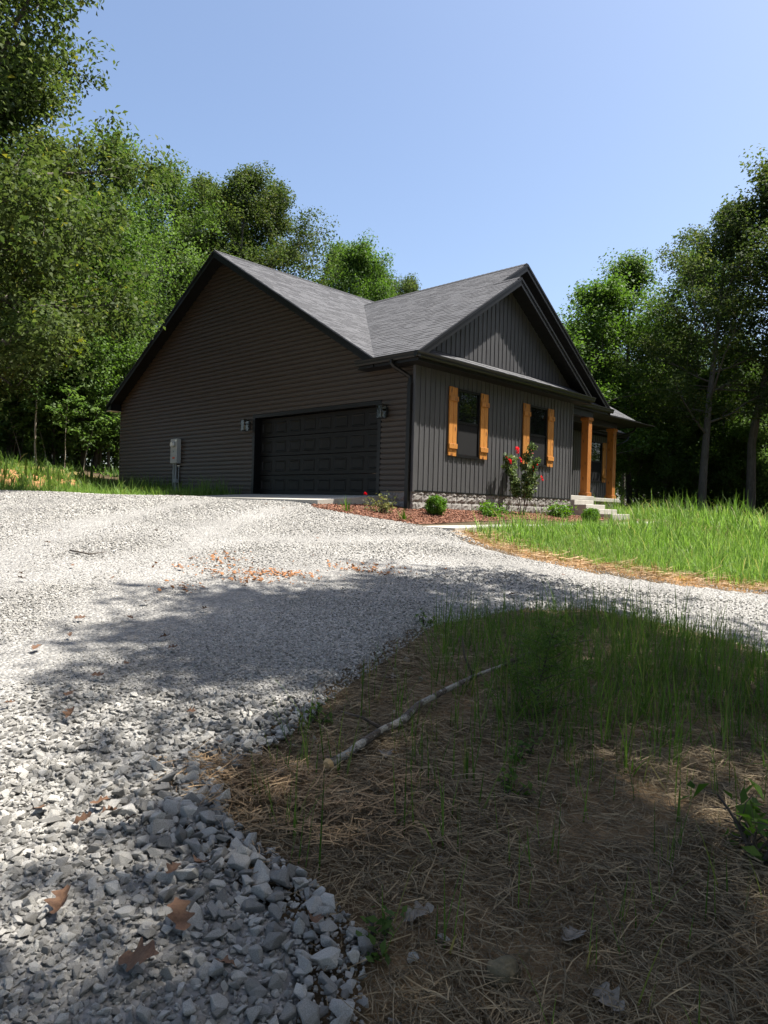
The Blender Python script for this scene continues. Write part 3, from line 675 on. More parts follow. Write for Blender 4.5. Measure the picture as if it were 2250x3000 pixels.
def panel_mesh():
    v = []; f = []
    for ins, h in ((0, 0), (.012, -.013), (.028, -.013), (.055, -.0015), (.06, -.0015)):
        v += [(h, ins, ins), (h, pw-ins, ins), (h, pw-ins, ph-ins), (h, ins, ph-ins)]
    for r in range(4):
        for k in range(4): f.append((r*4+k, (r+1)*4+k, (r+1)*4+(k+1) % 4, r*4+(k+1) % 4))
    f.append((16, 19, 18, 17)); return mesh('door_panel', v, f, 'door')
pm = panel_mesh(); step = GWID/8
for s in range(4):
    for k in range(8): link('door_panel', pm, gd, (-.001, step*k+(step-pw)/2, s*SHH+.10))
MB().box(-.012, .04, 0, GWID, -.03, .008).go('bottom_seal', 'trim', gd)

# downspouts
ds = MB(); q = [(-.45, .33, 2.99), (-.45, .33, 2.93), (-.40, .30, 2.87), (-.12, .14, 2.70), (-.06, .11, 2.64), (-.058, .10, 2.5)]
ds.tube(q, .048, 8); ds.box(-.105, -.018, .05, .15, -.36, 2.52); o_ = ds.go('downspout', 'gutter', house)
for zz in (.55, 1.9): MB().box(-.109, -.014, .04, .16, zz, zz+.03).go('downspout_strap', 'gutter', house)
MB().tube([(13.1, .87, 2.98), (13.1, .87, 2.85), (12.95, .9, 2.72), (12.2, 1.15, 2.45), (12.05, 1.2, 2.3), (12.05, 1.2, .3)], .04, 8).go('downspout', 'gutter', house)
MB().tube([(16.3, 2.62, 2.9), (16.25, 2.64, 2.76), (15.95, 3.05, 2.5), (15.9, 3.12, 2.3), (15.9, 3.13, -.2)], .04, 8).go('downspout', 'gutter', house)

# concrete apron and walk
ap = MB().prism([(-.0, .8, 0), (-2.08, .8, -.155), (-2.08, 6.3, -.135), (0, 6.3, -.001)], (0, 0, -.22)); setp(ap.go('garage_apron', 'concrete'), kind='structure')
MB().box(0.0, 1.2, 1.1, 5.96, -.05, -.003).go('garage_floor', 'concrete', house)
wk = MB(); zs = [tz1(x, -1.8) for x in (-1.5, 1, 3.5, 6, 8.5)]
walk = bpy.data.objects.new('walkway', None); COL.objects.link(walk); walk['kind'] = 'structure'
for i, x in enumerate((-1.5, 1.0, 3.5, 6.0)):
    z0, z1 = max(zs[i], -.66)+.035-.012*i, zs[i+1]+.035-.012*(i+1)
    MB().prism([(x, -2.42, z0), (x+2.49, -2.42, z1), (x+2.49, -1.2, z1), (x, -1.2, z0)], (0, 0, -.14)).go('walkway_slab', 'concrete', walk)

# ------------------------------------------------------------------ things on the house
def lantern(x, y, z, label):
    t = thing('wall_lantern', label, 'lantern', (x, y, z), 0, 'lanterns beside the garage door')
    MB().bbox(-.03, -.004, -.06, .06, -.09, .10, .004).go('back_plate', 'trim', t)
    MB().box(-.14, -.03, -.012, .012, .03, .055).go('arm', 'trim', t)
    c = MB(); a0, a1, b = -.25, -.08, .085
    c.box(a0-.008, a1+.008, -b-.008, b+.008, .14, .155); c.box(a0, a1, -b, b, -.16, -.148)
    for xx in (a0, a1-.012):
        for yy in (-b, b-.012): c.box(xx, xx+.012, yy, yy+.012, -.148, .14)
    c.box(-.20, -.13, -.04, .04, .155, .175); c.go('cage', 'trim', t)
    g = [MB().box(a0+.004, a0+.007, -b+.012, b-.012, -.148, .14), MB().box(a1-.007, a1-.004, -b+.012, b-.012, -.148, .14)]
    m = bpy.data.materials.get('lantern clear glass') or clear_glass(); MT['clear'] = m; [q.go('pane', 'clear', t) for q in g]
    MB().tube([(-.165, 0, -.148), (-.165, 0, .0)], .018, 8).go('candle_sleeve', 'bulb', t)
def clear_glass():
    m = bpy.data.materials.new('lantern clear glass'); m.use_nodes = True; t = m.node_tree; N = t.nodes
    tr = N.new('ShaderNodeBsdfTransparent'); tr.inputs[0].default_value = (.85, .84, .78, 1); gl = N.new('ShaderNodeBsdfGlossy'); gl.inputs['Roughness'].default_value = .05
    mx = N.new('ShaderNodeMixShader'); mx.inputs[0].default_value = .05; t.links.new(tr.outputs[0], mx.inputs[1]); t.links.new(gl.outputs[0], mx.inputs[2]); t.links.new(mx.outputs[0], N['Material Output'].inputs['Surface']); return m
lantern(-.017, 6.22, 1.93, 'black glass-sided wall lantern at the left edge of the garage door')
lantern(-.017, .85, 1.93, 'black glass-sided wall lantern at the right edge of the garage door')
# electric meter
t = thing('electric_meter', 'grey electric meter box with conduits on the dark gable wall', 'meter box', (-.02, 9.9, .95))
MB().bbox(-.15, 0, 0, .40, 0, .78, .008).go('enclosure', 'grey', t)
MB().box(-.156, -.15, .02, .38, .42, .425).go('cover_seam', 'pvc', t)
MB().tube([(-.15, .20, .60), (-.185, .20, .60)], .095, 16).go('meter_ring', 'grey', t)
MB().tube([(-.185, .20, .60), (-.245, .20, .60)], [.082, .07], 16).go('meter_glass', 'white', t)
MB().tube([(-.245, .20, .60), (-.247, .20, .60)], .05, 12).go('meter_dial', 'white', t)
MB().box(-.153, -.15, .12, .26, .14, .20).go('warning_sticker', 'red', t); MB().box(-.153, -.15, .03, .13, .69, .75).go('rating_plate', 'white', t)
MB().box(-.165, -.15, .18, .22, .36, .40).go('latch', 'pvc', t)
for yy, zz in ((.30, -.95), (.17, -.95)): MB().tube([(-.07, yy, 0), (-.07, yy, zz)], .034, 10).go('conduit', 'pvc', t)
MB().box(-.12, -.02, .09, .24, -.62, -.5).go('conduit_box', 'pvc', t)
MB().tube([(-.05, .03, -.10), (-.05, .03, -.95)], .014, 8).go('ground_pipe', 'pvc', t); MB().tube([(-.05, .03, -.06), (-.05, .03, -.10)], [.05, .035], 10).go('pipe_cap', 'white', t)

# ------------------------------------------------------------------ trees
class Tree:
    """skeleton of limbs plus leaf clumps; gives a trunk mesh (wood) and a crown mesh (leaves)"""
    def __init__(s, seed): s.r = np.random.RandomState(seed); s.w = MB(); s.cl = []
    def limb(s, p, d, L, r0, n=5, up=.12, wig=.16, k=6, r1=.25):
        pts = [np.array(p, float)]; d = np.array(d, float); d /= np.linalg.norm(d); dirs = [d]
        for i in range(n):
            d = d+s.r.normal(0, wig, 3)+np.array([0, 0, up]); d /= np.linalg.norm(d); pts.append(pts[-1]+d*L/n); dirs.append(d)
        rad = [r0*(1-(1-r1)*i/n) for i in range(n+1)]; s.w.tube(pts, rad, k, False); return pts, dirs, rad
def leaves(r, C, R, n, size, flat=.75, upb=.55, aspect=.55, droop=0.):
    """n leaves round clump centres C (m,3) with radii R -> verts (4n,3), faces, per-leaf value"""
    m = len(C); w = np.asarray(R)**2; k = r.choice(m, n, p=w/w.sum()); g = r.normal(0, 1, (n, 3)); g /= np.linalg.norm(g, axis=1)[:, None]+1e-9
    g *= (r.rand(n, 1)**.45); g[:, 2] *= flat
    P = C[k]+g*np.asarray(R)[k][:, None]
    nv = r.normal(0, 1, (n, 3)); nv[:, 2] = np.abs(nv[:, 2])*.6+upb; nv += g*.5; nv /= np.linalg.norm(nv, axis=1)[:, None]
    a = r.normal(0, 1, (n, 3)); a[:, 2] -= droop; a -= nv*(a*nv).sum(1)[:, None]; a /= np.linalg.norm(a, axis=1)[:, None]+1e-9; b = np.cross(nv, a)
    S = size*(.6+.8*r.rand(n))[:, None]
    v = np.stack([P-a*S*.5, P+b*S*aspect*.5+nv*S*.08+a*S*.06, P+a*S*.5-nv*S*.1, P-b*S*aspect*.5+nv*S*.08+a*S*.06], 1)
    lv = np.clip(r.normal(.48, .2, n)+.26*(r.rand(m)[k]-.5)*2, 0, 1)
    return v.reshape(-1, 3), lv
def leaf_mesh(name, parts, m):
    """parts: list of (verts (4n,3), values, material index)"""
    V = np.concatenate([p[0] for p in parts]); n = len(V)//4; me = bpy.data.meshes.new(name)
    me.vertices.add(len(V)); me.vertices.foreach_set('co', V.astype(np.float32).ravel())
    me.loops.add(4*n); me.loops.foreach_set('vertex_index', np.arange(4*n, dtype=np.int32)); me.polygons.add(n); me.polygons.foreach_set('loop_start', np.arange(0, 4*n, 4, dtype=np.int32))
    for q in (m if isinstance(m, (list, tuple)) else [m]): me.materials.append(MT[q])
    me.polygons.foreach_set('material_index', np.concatenate([np.full(len(p[1]), p[2], np.int32) for p in parts]))
    me.update(); a = me.attributes.new('lv', 'FLOAT', 'FACE'); a.data.foreach_set('value', np.concatenate([p[1] for p in parts]).astype(np.float32))
    return me
def rot_about(d, az, tilt):
    d = Vector(d).normalized(); o = d.orthogonal().normalized(); q = Matrix.Rotation(az, 3, d) @ o
    return np.array((d*math.cos(tilt)+q*math.sin(tilt)))
def broadleaf(seed, H, R, base, nl, leaf, trunk_r, mat_='oak', limbs=20, lean=(0, 0), shape=1.0, clump=.62, dens=1., skew=(0, 0), low=.35, bare=.0):
    """forest hardwood: trunk to the top, limbs by golden angle, clumps of leaves along the outer wood"""
    T = Tree(seed); r = T.r
    pts, dirs, rad = T.limb((0, 0, -.3), (lean[0], lean[1], 1), H*.97+.3, trunk_r, 12, .06, .045, 9, .12)
    P = np.array(pts); zs = P[:, 2]
    C = []; RR = []
    for i in range(limbs):
        u = (i+.5)/limbs; h = base+(H*.97-base)*u**.9
        c = np.array([np.interp(h, zs, P[:, j]) for j in range(3)]); tr = np.interp(h, zs, rad)
        az = i*2.39996+r.uniform(-.4, .4); env = max(.16, math.sin(math.pi*min(1, (low+(1-low)*u*1.02)))**.75)*shape
        L = R*env*r.uniform(.72, 1.15); el = math.radians(8+52*u+r.uniform(-10, 10))
        d = np.array([math.cos(az)*math.cos(el)+skew[0]*.3, math.sin(az)*math.cos(el)+skew[1]*.3, math.sin(el)])
        lp, ld, lr = T.limb(c, d, L, max(.02, tr*.45), 5, .05, .16, 5, .25)
        for j, q in enumerate(lp[1:], 1):
            for _ in range(2 if j < 5 else 1):
                dd = rot_about(ld[j], r.uniform(0, 6.28), r.uniform(.5, 1.1)); dd[2] += .18
                sp, sd, sr = T.limb(q, dd, L*r.uniform(.18, .36)+.3, max(.008, lr[j]*.5), 3, .05, .2, 3, .3)
                if r.rand() < bare: continue
                for w in sp[1 if j > 1 else 2:]:
                    if r.rand() < dens: C.append(w+r.normal(0, .12, 3)); RR.append(clump*r.uniform(.55, 1.25))
        C.append(lp[-1]); RR.append(clump*.9)
    for w in pts[-3:]: C.append(w); RR.append(clump)
    C = np.array(C); RR = np.array(RR); v, lv = leaves(r, C, RR, nl, leaf)
    return mesh('trunk', T.w.v, T.w.f, 'bark', True), leaf_mesh('crown', [(v, lv, 0)], mat_)
def sapling(seed, H, R, nl, leaf, mat_, tiers, r0=.03, bark='palebark', crook=.07, first=.35):
    """thin crooked stem with flat sprays of leaves"""
    T = Tree(seed); r = T.r; pts, dirs, rad = T.limb((0, 0, -.1), (r.normal(0, .06), r.normal(0, .06), 1), H+.1, r0, 9, .08, crook, 6, .2); P = np.array(pts); C = []; RR = []
    for i in range(tiers):
        h = H*(first+(1-first)*(i+.5)/tiers); c = np.array([np.interp(h, P[:, 2], P[:, j]) for j in range(3)]); az = i*2.39996+r.uniform(-.5, .5); L = R*(1.1-.6*i/tiers)*r.uniform(.7, 1.1)
        lp, ld, lr = T.limb(c, (math.cos(az), math.sin(az), .35), L, r0*.4, 4, -.03, .14, 4, .3)
        for w in lp[1:]:
            C.append(w); RR.append(.24*H**.35)
            C.append(w+r.normal(0, .22, 3)*np.array([1, 1, .3])); RR.append(.2*H**.35)
    C.append(P[-1]); RR.append(.3); v, lv = leaves(r, np.array(C), np.array(RR), nl, leaf, .35, 1.1, .6)
    return mesh('trunk', T.w.v, T.w.f, bark, True), leaf_mesh('crown', [(v, lv, 0)], mat_)
def juniper(seed, H, R, nl, leaf=.11):
    T = Tree(seed); r = T.r; pts, _, _ = T.limb((0, 0, -.2), (0, 0, 1), H, .12, 8, .1, .03, 7, .1); C = []; RR = []
    for i in range(46):
        u = (i+.5)/46; az = i*2.39996; L = R*(1-u)**.7*r.uniform(.7, 1.2)*(.6+.4*min(1, u*6)); h = H*(.06+.92*u)
        lp, _, _ = T.limb((0, 0, h), (math.cos(az), math.sin(az), .25), L, .025, 4, .04, .1, 3, .3)
        for w in lp[1:]: C.append(w); RR.append(.34*(1.1-u*.6)); C.append(w-np.array([0, 0, .2])); RR.append(.26)
    v, lv = leaves(r, np.array(C), np.array(RR), nl, leaf, 1.2, .1, .28, .4)
    return mesh('trunk', T.w.v, T.w.f, 'bark', True), leaf_mesh('crown', [(v, lv, 0)], 'cedarleaf')
def bushmesh(seed, H, R, stems, nl, leaf, mat_, clump=.3, bark='twig', upb=.7):
    T = Tree(seed); r = T.r; C = []; RR = []
    for i in range(stems):
        az = i*2.39996; d = (math.cos(az)*R/H*.7, math.sin(az)*R/H*.7, 1); lp, ld, lr = T.limb((r.normal(0, R*.12), r.normal(0, R*.12), -.05), d, H*r.uniform(.65, 1.05), .012+.006*H, 5, .0, .14, 4, .3)
        for j, w in enumerate(lp[1:], 1):
            C.append(w); RR.append(clump*r.uniform(.7, 1.2))
            for _ in range(2):
                dd = rot_about(ld[j], r.uniform(0, 6.28), 1.0); sp, _, _ = T.limb(w, dd, R*.45, lr[j]*.5, 2, .03, .2, 3, .4); C.append(sp[-1]); RR.append(clump*r.uniform(.6, 1.1))
    v, lv = leaves(r, np.array(C), np.array(RR), nl, leaf, .8, upb)
    return mesh('stems', T.w.v, T.w.f, bark, True), leaf_mesh('foliage', [(v, lv, 0)], mat_)
def plant(name, label, cat, meshes, xyz, rotz=0, scl=1, group=None, parts=('trunk', 'crown'), sz=None):
    t = thing(name, label, cat, xyz, rotz, group); t.scale = (scl, scl, sz or scl)
    for pn, me in zip(parts, meshes): link(pn, me, t)
    return t
def gpos(x, y, dz=0.): return (x, y, tz1(x, y)+dz)
def at_px(px, dist):
    """plan point on the bearing of a pixel column at a distance ahead"""
    return dl(dist, dist*(px-1125)/FPX)

P_oak = [broadleaf(11, 17, 4.6, 4.2, 32000, .145, .24, 'oak', 24, clump=.70), broadleaf(12, 16, 4.0, 5.0, 28000, .14, .20, 'oak', 22, (.05, -.03), clump=.66, bare=.1),
         broadleaf(13, 18, 3.6, 6.5, 26000, .14, .19, 'wood1', 22, (-.04, .03), clump=.64, bare=.12)]
P_lush = [broadleaf(21, 11, 3.4, 1.4, 27000, .13, .14, 'lush', 26, clump=.62, low=.2), broadleaf(22, 12, 3.2, 2.2, 26000, .13, .15, 'wood1', 24, clump=.62, low=.25)]
P_und = [broadleaf(31, 6.5, 2.3, .8, 9000, .15, .07, 'under', 18, clump=.5, low=.25), broadleaf(32, 5.2, 2.2, .5, 8000, .15, .06, 'under', 16, clump=.48, low=.2), sapling(33, 4.5, 1.3, 1500, .16, 'under', 12, .03)]
P_jun = [juniper(41, 9, 2.3, 24000)]
# --- the big oak at the left edge: trunk just outside the frame, limbs reaching in
p = dl(17.2, -11.5)
big = broadleaf(51, 19, 5.0, 2.6, 150000, .145, .32, 'oak', 48, clump=.88, low=.22)
plant('oak_tree', 'tall oak filling the upper left corner above the other trees', 'tree', big, gpos(*p), 2.3)
q = at_px(-190, 21); plant('oak_tree', 'broad oak at the left edge below the tall corner oak', 'tree', broadleaf(52, 13.0, 5.6, 2.4, 95000, .125, .28, 'oak', 38, clump=.58, low=.2, dens=.75, bare=.12), gpos(*q), 4.4, 1.0)
q = at_px(30, 28); plant('oak_tree', 'olive green oak right of the left-edge oak', 'tree', P_oak[1], gpos(*q), 1.4, 1.15, sz=.82)
# --- trees whose tops stand against the sky, left of and behind the house (bearing px, distance, proto, scale, z scale, label)
BACK = [(490, 36, P_oak[2], 1.05, .90, 'slender tall oak whose bare trunk shows left of the roof peak'),
        (655, 40, P_oak[0], .98, .99, 'broad oak rising right behind the roof peak'),
        (840, 42, P_oak[1], 1.0, 1.08, 'rounded oak top behind the left roof slope, second right of the peak'),
        (575, 42, P_oak[1], 1.0, 1.05, 'oak filling the gap between the slender oak and the roof peak'),
        (750, 44, P_oak[2], 1.1, 1.0, 'oak between the two broad oaks behind the left roof slope'),
        (1000, 40, P_lush[0], 1.0, 1.22, 'bright green tree behind the roof valley'),
        (1085, 46, P_lush[0], .95, 1.30, 'light green treetop just right of the roof valley'),
        (1145, 54, P_oak[0], .8, .95, 'distant oak top between the light green treetop and the front gable'),
        (920, 46, P_lush[1], 1.1, 1.30, 'green tree top between the oaks and the bright green tree'),
        (1215, 52, P_oak[1], .82, .98, 'pale distant oak top above the front gable roof'),
        (390, 32, P_lush[1], 1.0, 1.15, 'dense green tree beside the left end of the roof'),
        (240, 29, P_lush[0], .95, 1.0, 'bushy green tree in the wood edge left of the house')]
for k, (px, d, pr, s, sz, lab) in enumerate(BACK):
    q = at_px(px, d); plant('woodland_tree', lab, 'tree', pr, gpos(*q), k*1.7, s, 'trees round the clearing', sz=sz)
q = at_px(285, 30); plant('juniper_tree', 'dark conical juniper in the wood edge left of the house', 'tree', P_jun[0], gpos(*q), .4, 1.15)
# --- right of the house
RIGHTT = [(1700, 33, P_lush[0], 1.15, .93, 'lush rounded green tree right behind the porch roof'),
          (1845, 36, P_lush[1], 1.1, 1.0, 'mid-green tree between the lush porch tree and the tall right-hand oak'),
          (1950, 38, P_lush[1], 1.25, 1.15, 'leafy tree with a leaning trunk in the right wood edge'),
          (2060, 31, P_oak[0], .82, .80, 'spreading oak left of the tallest right-hand oak'),
          (2190, 32, P_oak[1], 1.15, .95, 'tallest oak at the right edge with a grey leaning trunk'),
          (2340, 31, P_oak[0], 1.1, .86, 'oak cut by the right edge of the picture')]
for k, (px, d, pr, s, sz, lab) in enumerate(RIGHTT):
    q = at_px(px, d); plant('woodland_tree', lab, 'tree', pr, gpos(*q), 2.1+k*2.3, s, 'trees round the clearing', sz=sz)
# --- second rows filling the wood: same look, nothing tells them apart
r_ = random.Random(9)
def rows(pxs, d0, d1, protos, s0, s1, lab, grp, n, name='woodland_tree'):
    for i in range(n):
        px = pxs[0]+(pxs[1]-pxs[0])*(i+r_.uniform(.1, .9))/n; d = r_.uniform(d0, d1); q = at_px(px, d)
        if -3.5 < q[0] < 19 and -1 < q[1] < 17.5: continue
        plant(name, lab, 'tree', r_.choice(protos), gpos(*q), r_.uniform(0, 6.28), r_.uniform(s0, s1), grp)
rows((-250, 640), 38, 48, P_oak, .75, .88, 'tree deep in the left wood behind the front row', 'trees deep in the left wood', 14)
rows((600, 1300), 52, 60, P_oak, .62, .72, 'tree hidden low behind the roof line', 'trees deep behind the house', 10)
rows((1700, 2700), 40, 52, P_oak+P_lush, .62, .78, 'tree deep in the right wood behind the front row', 'trees deep in the right wood', 18)
rows((1680, 2500), 34, 42, P_lush, .6, .8, 'leafy tree in the middle of the right wood', 'trees in the middle of the right wood', 12)
rows((-200, 300), 29, 35, P_lush+[P_und[0]], .6, .85, 'leafy tree in the middle of the left wood', 'trees in the middle of the left wood', 12)
# understory
rows((-120, 330), 27, 32, P_und[:2], .75, 1.1, 'small understory tree at the foot of the left wood', 'understory of the left wood', 16, 'understory_tree')
rows((1880, 2450), 34, 40, P_und[:2], .7, 1.05, 'small understory tree at the foot of the right wood', 'understory of the right wood', 20, 'understory_tree')
# right behind the wood: low far thicket so that no horizon shows between the trunks
rows((-400, 700), 50, 62, P_und[:2]+P_lush, 1.0, 1.5, 'far thicket tree closing the left wood', 'far thicket of the left wood', 16, 'understory_tree')
rows((1600, 2900), 54, 66, P_und[:2]+P_lush, 1.0, 1.5, 'far thicket tree closing the right wood', 'far thicket of the right wood', 20, 'understory_tree')
# far wood closing the view between the trunks: reads as one mass
def far_wood():
    r = np.random.RandomState(5); out = []
    for a, b in ((-900, 760), (1560, 3100)):
        n = 260; px = r.uniform(a, b, n); d = r.uniform(56, 72, n); l = d*(px-1125)/FPX; C = np.c_[CAM[:2]+d[:, None]*H2+l[:, None]*L2, np.zeros(n)]; C[:, 2] = tz(C[:, 0], C[:, 1])+r.uniform(.3, 9, n); out.append(C)
    C = np.concatenate(out); v, lv = leaves(r, C, np.full(len(C), 2.6), 60000, .42); return leaf_mesh('far_wood', [(v, lv, 0)], 'wood1')
setp(link('far_wood', far_wood()), 'far dense wood closing the view between the trunks', 'wood', kind='stuff')
# unseen wood mirrored in the front windows, its last row added to cut skylight
for i, (x, y, pr, s) in enumerate([(16, -17, P_oak[0], .9), (21, -13, P_oak[1], .95), (26, -9, P_oak[2], .9), (12, -22, P_oak[1], .9), (24, -18, P_lush[0], 1.1), (30, -13, P_oak[0], 1.0), (18, -24, P_oak[2], 1.), (20, -20, P_lush[1], 1.1), (25, -13, P_lush[0], 1.1), (15, -20, P_lush[1], 1.0), (28, -16, P_lush[0], 1.2), (22, -26, P_lush[1], 1.3), (33, -18, P_lush[0], 1.4), (27, -23, P_oak[0], 1.1), (19, -15.5, P_lush[0], .9), (36, -10, P_lush[1], 1.3), (8, -23, P_oak[0], 1.0), (2, -26, P_oak[1], 1.05), (-4, -25, P_oak[0], 1.0), (-11, -25, P_oak[1], 1.0), (5, -29, P_lush[0], 1.3), (-18, -22, P_oak[0], 1.0), (10, -27, P_lush[1], 1.3), (13, -24, P_lush[0], 1.2), (-1, -29, P_lush[1], 1.3)]):
    plant('woodland_tree', 'unseen tree outside the frame in the wood facing the front windows', 'tree', pr, gpos(x, y), i*1.3, s, 'trees mirrored in the windows')
# --- saplings standing out at the left wood edge
S1 = sapling(61, 6.8, 1.9, 2100, .17, 'yellow', 9, .045, 'palebark', .05, .45); q = at_px(103, 26.5)
plant('maple_sapling', 'slim sapling with yellow-green sprays and a pale bent stem at the left', 'sapling', S1, gpos(*q), .5)
S2 = sapling(62, 2.9, .95, 420, .17, 'under', 6, .016, 'palebark', .05, .55); q = at_px(187, 26.5)
plant('sapling', 'small bright green sapling on a thin pale stem left of the house', 'sapling', S2, gpos(*q), 1.2)
S3 = sapling(63, 2.6, .9, 600, .17, 'under', 7, .018, 'palebark', .06, .4)
for i, (px, d) in enumerate([(60, 26.8), (35, 27.5), (240, 27), (135, 27.3)]):
    q = at_px(px, d); plant('sapling', 'thin sapling among the stems of the left wood edge', 'sapling', S3, gpos(*q), i*1.9, .8+.12*i, 'thin saplings of the left wood edge')
# bare trunks visible in the shade
def trunk_only(seed, H, r0, lean): 
    T = Tree(seed); T.limb((0, 0, -.3), (lean[0], lean[1], 1), H, r0, 9, .05, .04, 8, .55)
    for i in range(6):
        h = H*(.35+.1*i); T.limb((lean[0]*h, lean[1]*h, h), (math.cos(i*2.4), math.sin(i*2.4), .5), 1.4, r0*.25, 4, .06, .18, 4, .2)
    return mesh('trunk', T.w.v, T.w.f, 'bark', True)
# --- trees beyond the right edge of the frame that shade the foreground
P_shade = [broadleaf(71, 14, 4.3, 6.4, 16000, .17, .2, 'oak', 30, clump=.62, low=.3), broadleaf(72, 15, 4.0, 6.8, 17000, .17, .2, 'oak', 24, clump=.55, low=.3), broadleaf(73, 13.0, 2.9, 8.2, 20000, .16, .18, 'oak', 26, clump=.55, low=.3)]
for i, (d, l, k, rz, s) in enumerate([(5.5, 5.5, 2, .3, 1.0), (-1.2, 4.4, 0, 1.9, 1.0), (2.2, 8.2, 0, 3.2, .95), (1.0, 14.5, 1, 2.2, 1.0), (-5, 7.5, 0, 4.0, .95), (-7, 2, 1, 1.0, 1.0), (-9, -4, 0, 2.0, 1.1), (-6, -9, 1, 4.4, 1.1), (-12, 1, 0, 5.1, 1.1), (-2, -13, 0, .4, 1.1), (-1, 13, 1, .9, 1.1)]):
    q = dl(d, l); plant('shade_tree', 'oak standing outside the frame that throws shade over the foreground', 'tree', P_shade[k], gpos(*q), rz, s, 'oaks shading the foreground')

# ------------------------------------------------------------------ loose gravel
def hull(seed, n=11, flat=(1, .8, .6)):
    r = np.random.RandomState(seed); p = r.normal(0, 1, (n, 3)); p /= np.linalg.norm(p, axis=1)[:, None]; p *= (.78+.34*r.rand(n, 1)); p *= np.array(flat)*.5
    bm = bmesh.new(); [bm.verts.new(q) for q in p]; g = bmesh.ops.convex_hull(bm, input=bm.verts[:]); bmesh.ops.delete(bm, geom=[v for v in g['geom_interior'] if isinstance(v, bmesh.types.BMVert)], context='VERTS')
    bm.verts.index_update(); v = [tuple(q.co) for q in bm.verts]; f = [tuple(q.index for q in fc.verts) for fc in bm.faces]; bm.free(); return v, f
def hull_bevel(seed, flat):
    v, f = hull(seed, 12, flat); bm = bmesh.new(); vs = [bm.verts.new(p) for p in v]; [bm.faces.new([vs[i] for i in q]) for q in f]
    bmesh.ops.dissolve_limit(bm, angle_limit=.3, verts=bm.verts[:], edges=bm.edges[:]); bmesh.ops.bevel(bm, geom=bm.edges[:], offset=.018, segments=1, affect='EDGES')
    bm.verts.index_update(); m = mesh('stone', [tuple(q.co) for q in bm.verts], [tuple(q.index for q in fc.verts) for fc in bm.faces], 'stone'); bm.free(); return m
FL = [(1, .8, .66), (1, .72, .58), (1, .88, .76), (1, .66, .5), (1, .9, .62)]
STP = [(*hull(100+i, 13, FL[i % 5]), None, 0) for i in range(16)]
R0 = np.random.RandomState(77)
def jitter(poly, sp, d0, d1, margin=1.0, wide=1.12, l0=None, l1=None):
    ds = np.arange(d0, d1, sp); out = []
    for d in ds:
        hw = .54*d*wide+margin; a = -hw if l0 is None else max(-hw, l0); b = hw if l1 is None else min(hw, l1)
        n = int((b-a)/sp)
        if n > 0: out.append(np.stack([np.full(n, d), a+(np.arange(n)+.5)*sp], 1))
    q = np.concatenate(out); q += R0.uniform(-.5, .5, q.shape)*sp*1.2
    P = CAM[:2]+q[:, :1]*H2+q[:, 1:]*L2; k = inside(poly, P[:, 0], P[:, 1]); return P[k], q[k]
def vnoise(x, y, s):
    return (np.sin(x*s*1.3+1.7*np.sin(y*s*.9))+np.sin(y*s*1.7+1.3*np.sin(x*s*.7+2)))/4+.5
def rnd_rot(n, tilt=1.0): return np.stack([R0.normal(0, tilt, n), R0.normal(0, tilt, n), R0.uniform(0, 6.283, n)], 1)
TRK = [[tuple(dl(1, -2.6)), tuple(dl(5, -2.4)), tuple(dl(8, -1.0)), tuple(dl(9.6, 1.2)), tuple(dl(8.6, 4.5)), tuple(dl(6, 9))], [tuple(dl(1, -4.2)), tuple(dl(6, -4.0)), tuple(dl(10, -2.2)), tuple(dl(11.4, 0.6)), tuple(dl(10.0, 3.0)), tuple(dl(8.2, 5.5)), tuple(dl(7, 9))], [tuple(dl(6, -4.0)), tuple(dl(11, -4.6)), tuple(dl(15, -4.0))], [tuple(dl(6, -2.4)), tuple(dl(11, -2.6)), tuple(dl(14, -2.0))]]
def track(P):
    d = np.min([edge_dist(t, P[:, 0], P[:, 1]) for t in TRK], 0); return 1-.48*np.exp(-(d/.38)**2)
# big stones are heaped towards the near right edge of the drive; the wheel tracks are finer
S_P = []; S_s = []
for sp, d0, d1, lo, hi in [(.060, 1.0, 4.4, .046, .098), (.034, 1.0, 4.4, .026, .050), (.021, 1.0, 3.4, .012, .026), (.044, 4.4, 8.2, .022, .056), (.028, 4.4, 7.0, .014, .028), (.043, 8.2, 12.5, .022, .048), (.055, 12.5, 19, .028, .052)]:
    P, q = jitter(GRAVEL, sp, d0, d1); k = ~(inside(MULCH, P[:, 0], P[:, 1]) | inside(APRON, P[:, 0], P[:, 1]) | inside(WALK, P[:, 0], P[:, 1])); P = P[k]; q = q[k]
    n = len(P); e = edge_dist(ISLAND_EDGE, P[:, 0], P[:, 1]); tr = vnoise(P[:, 0], P[:, 1], .9)
    s = lo+(hi-lo)*R0.rand(n)**1.7; s *= (.72+.5*tr)*track(P)
    if d0 < 5 and hi > .05: s *= .64+.62*np.clip(1.15-e/.8, 0, 1)*np.clip((4.1-to_dl(P[:, 0], P[:, 1])[0])/1.3, .2, 1)
    S_P.append(P); S_s.append(s)
P, q = jitter(ISLAND, .16, 1.2, 6.5); e = edge_dist(ISLAND_EDGE, P[:, 0], P[:, 1]); k = (R0.rand(len(P)) < .75*np.exp(-e/.28)+.012); S_P.append(P[k]); S_s.append((.02+.05*R0.rand(k.sum())**1.5))
SP = np.concatenate(S_P); SS = np.concatenate(S_s); n = len(SP); tzv = tz(SP[:, 0], SP[:, 1]); D = np.sqrt(((SP-CAM[:2])**2).sum(1)+(tzv-CAM[2])**2)
SZ = tzv+.03+SS*.16-.10*SS*(1-track(SP))/.48+np.where(inside(ISLAND, SP[:, 0], SP[:, 1]), -.025, 0)
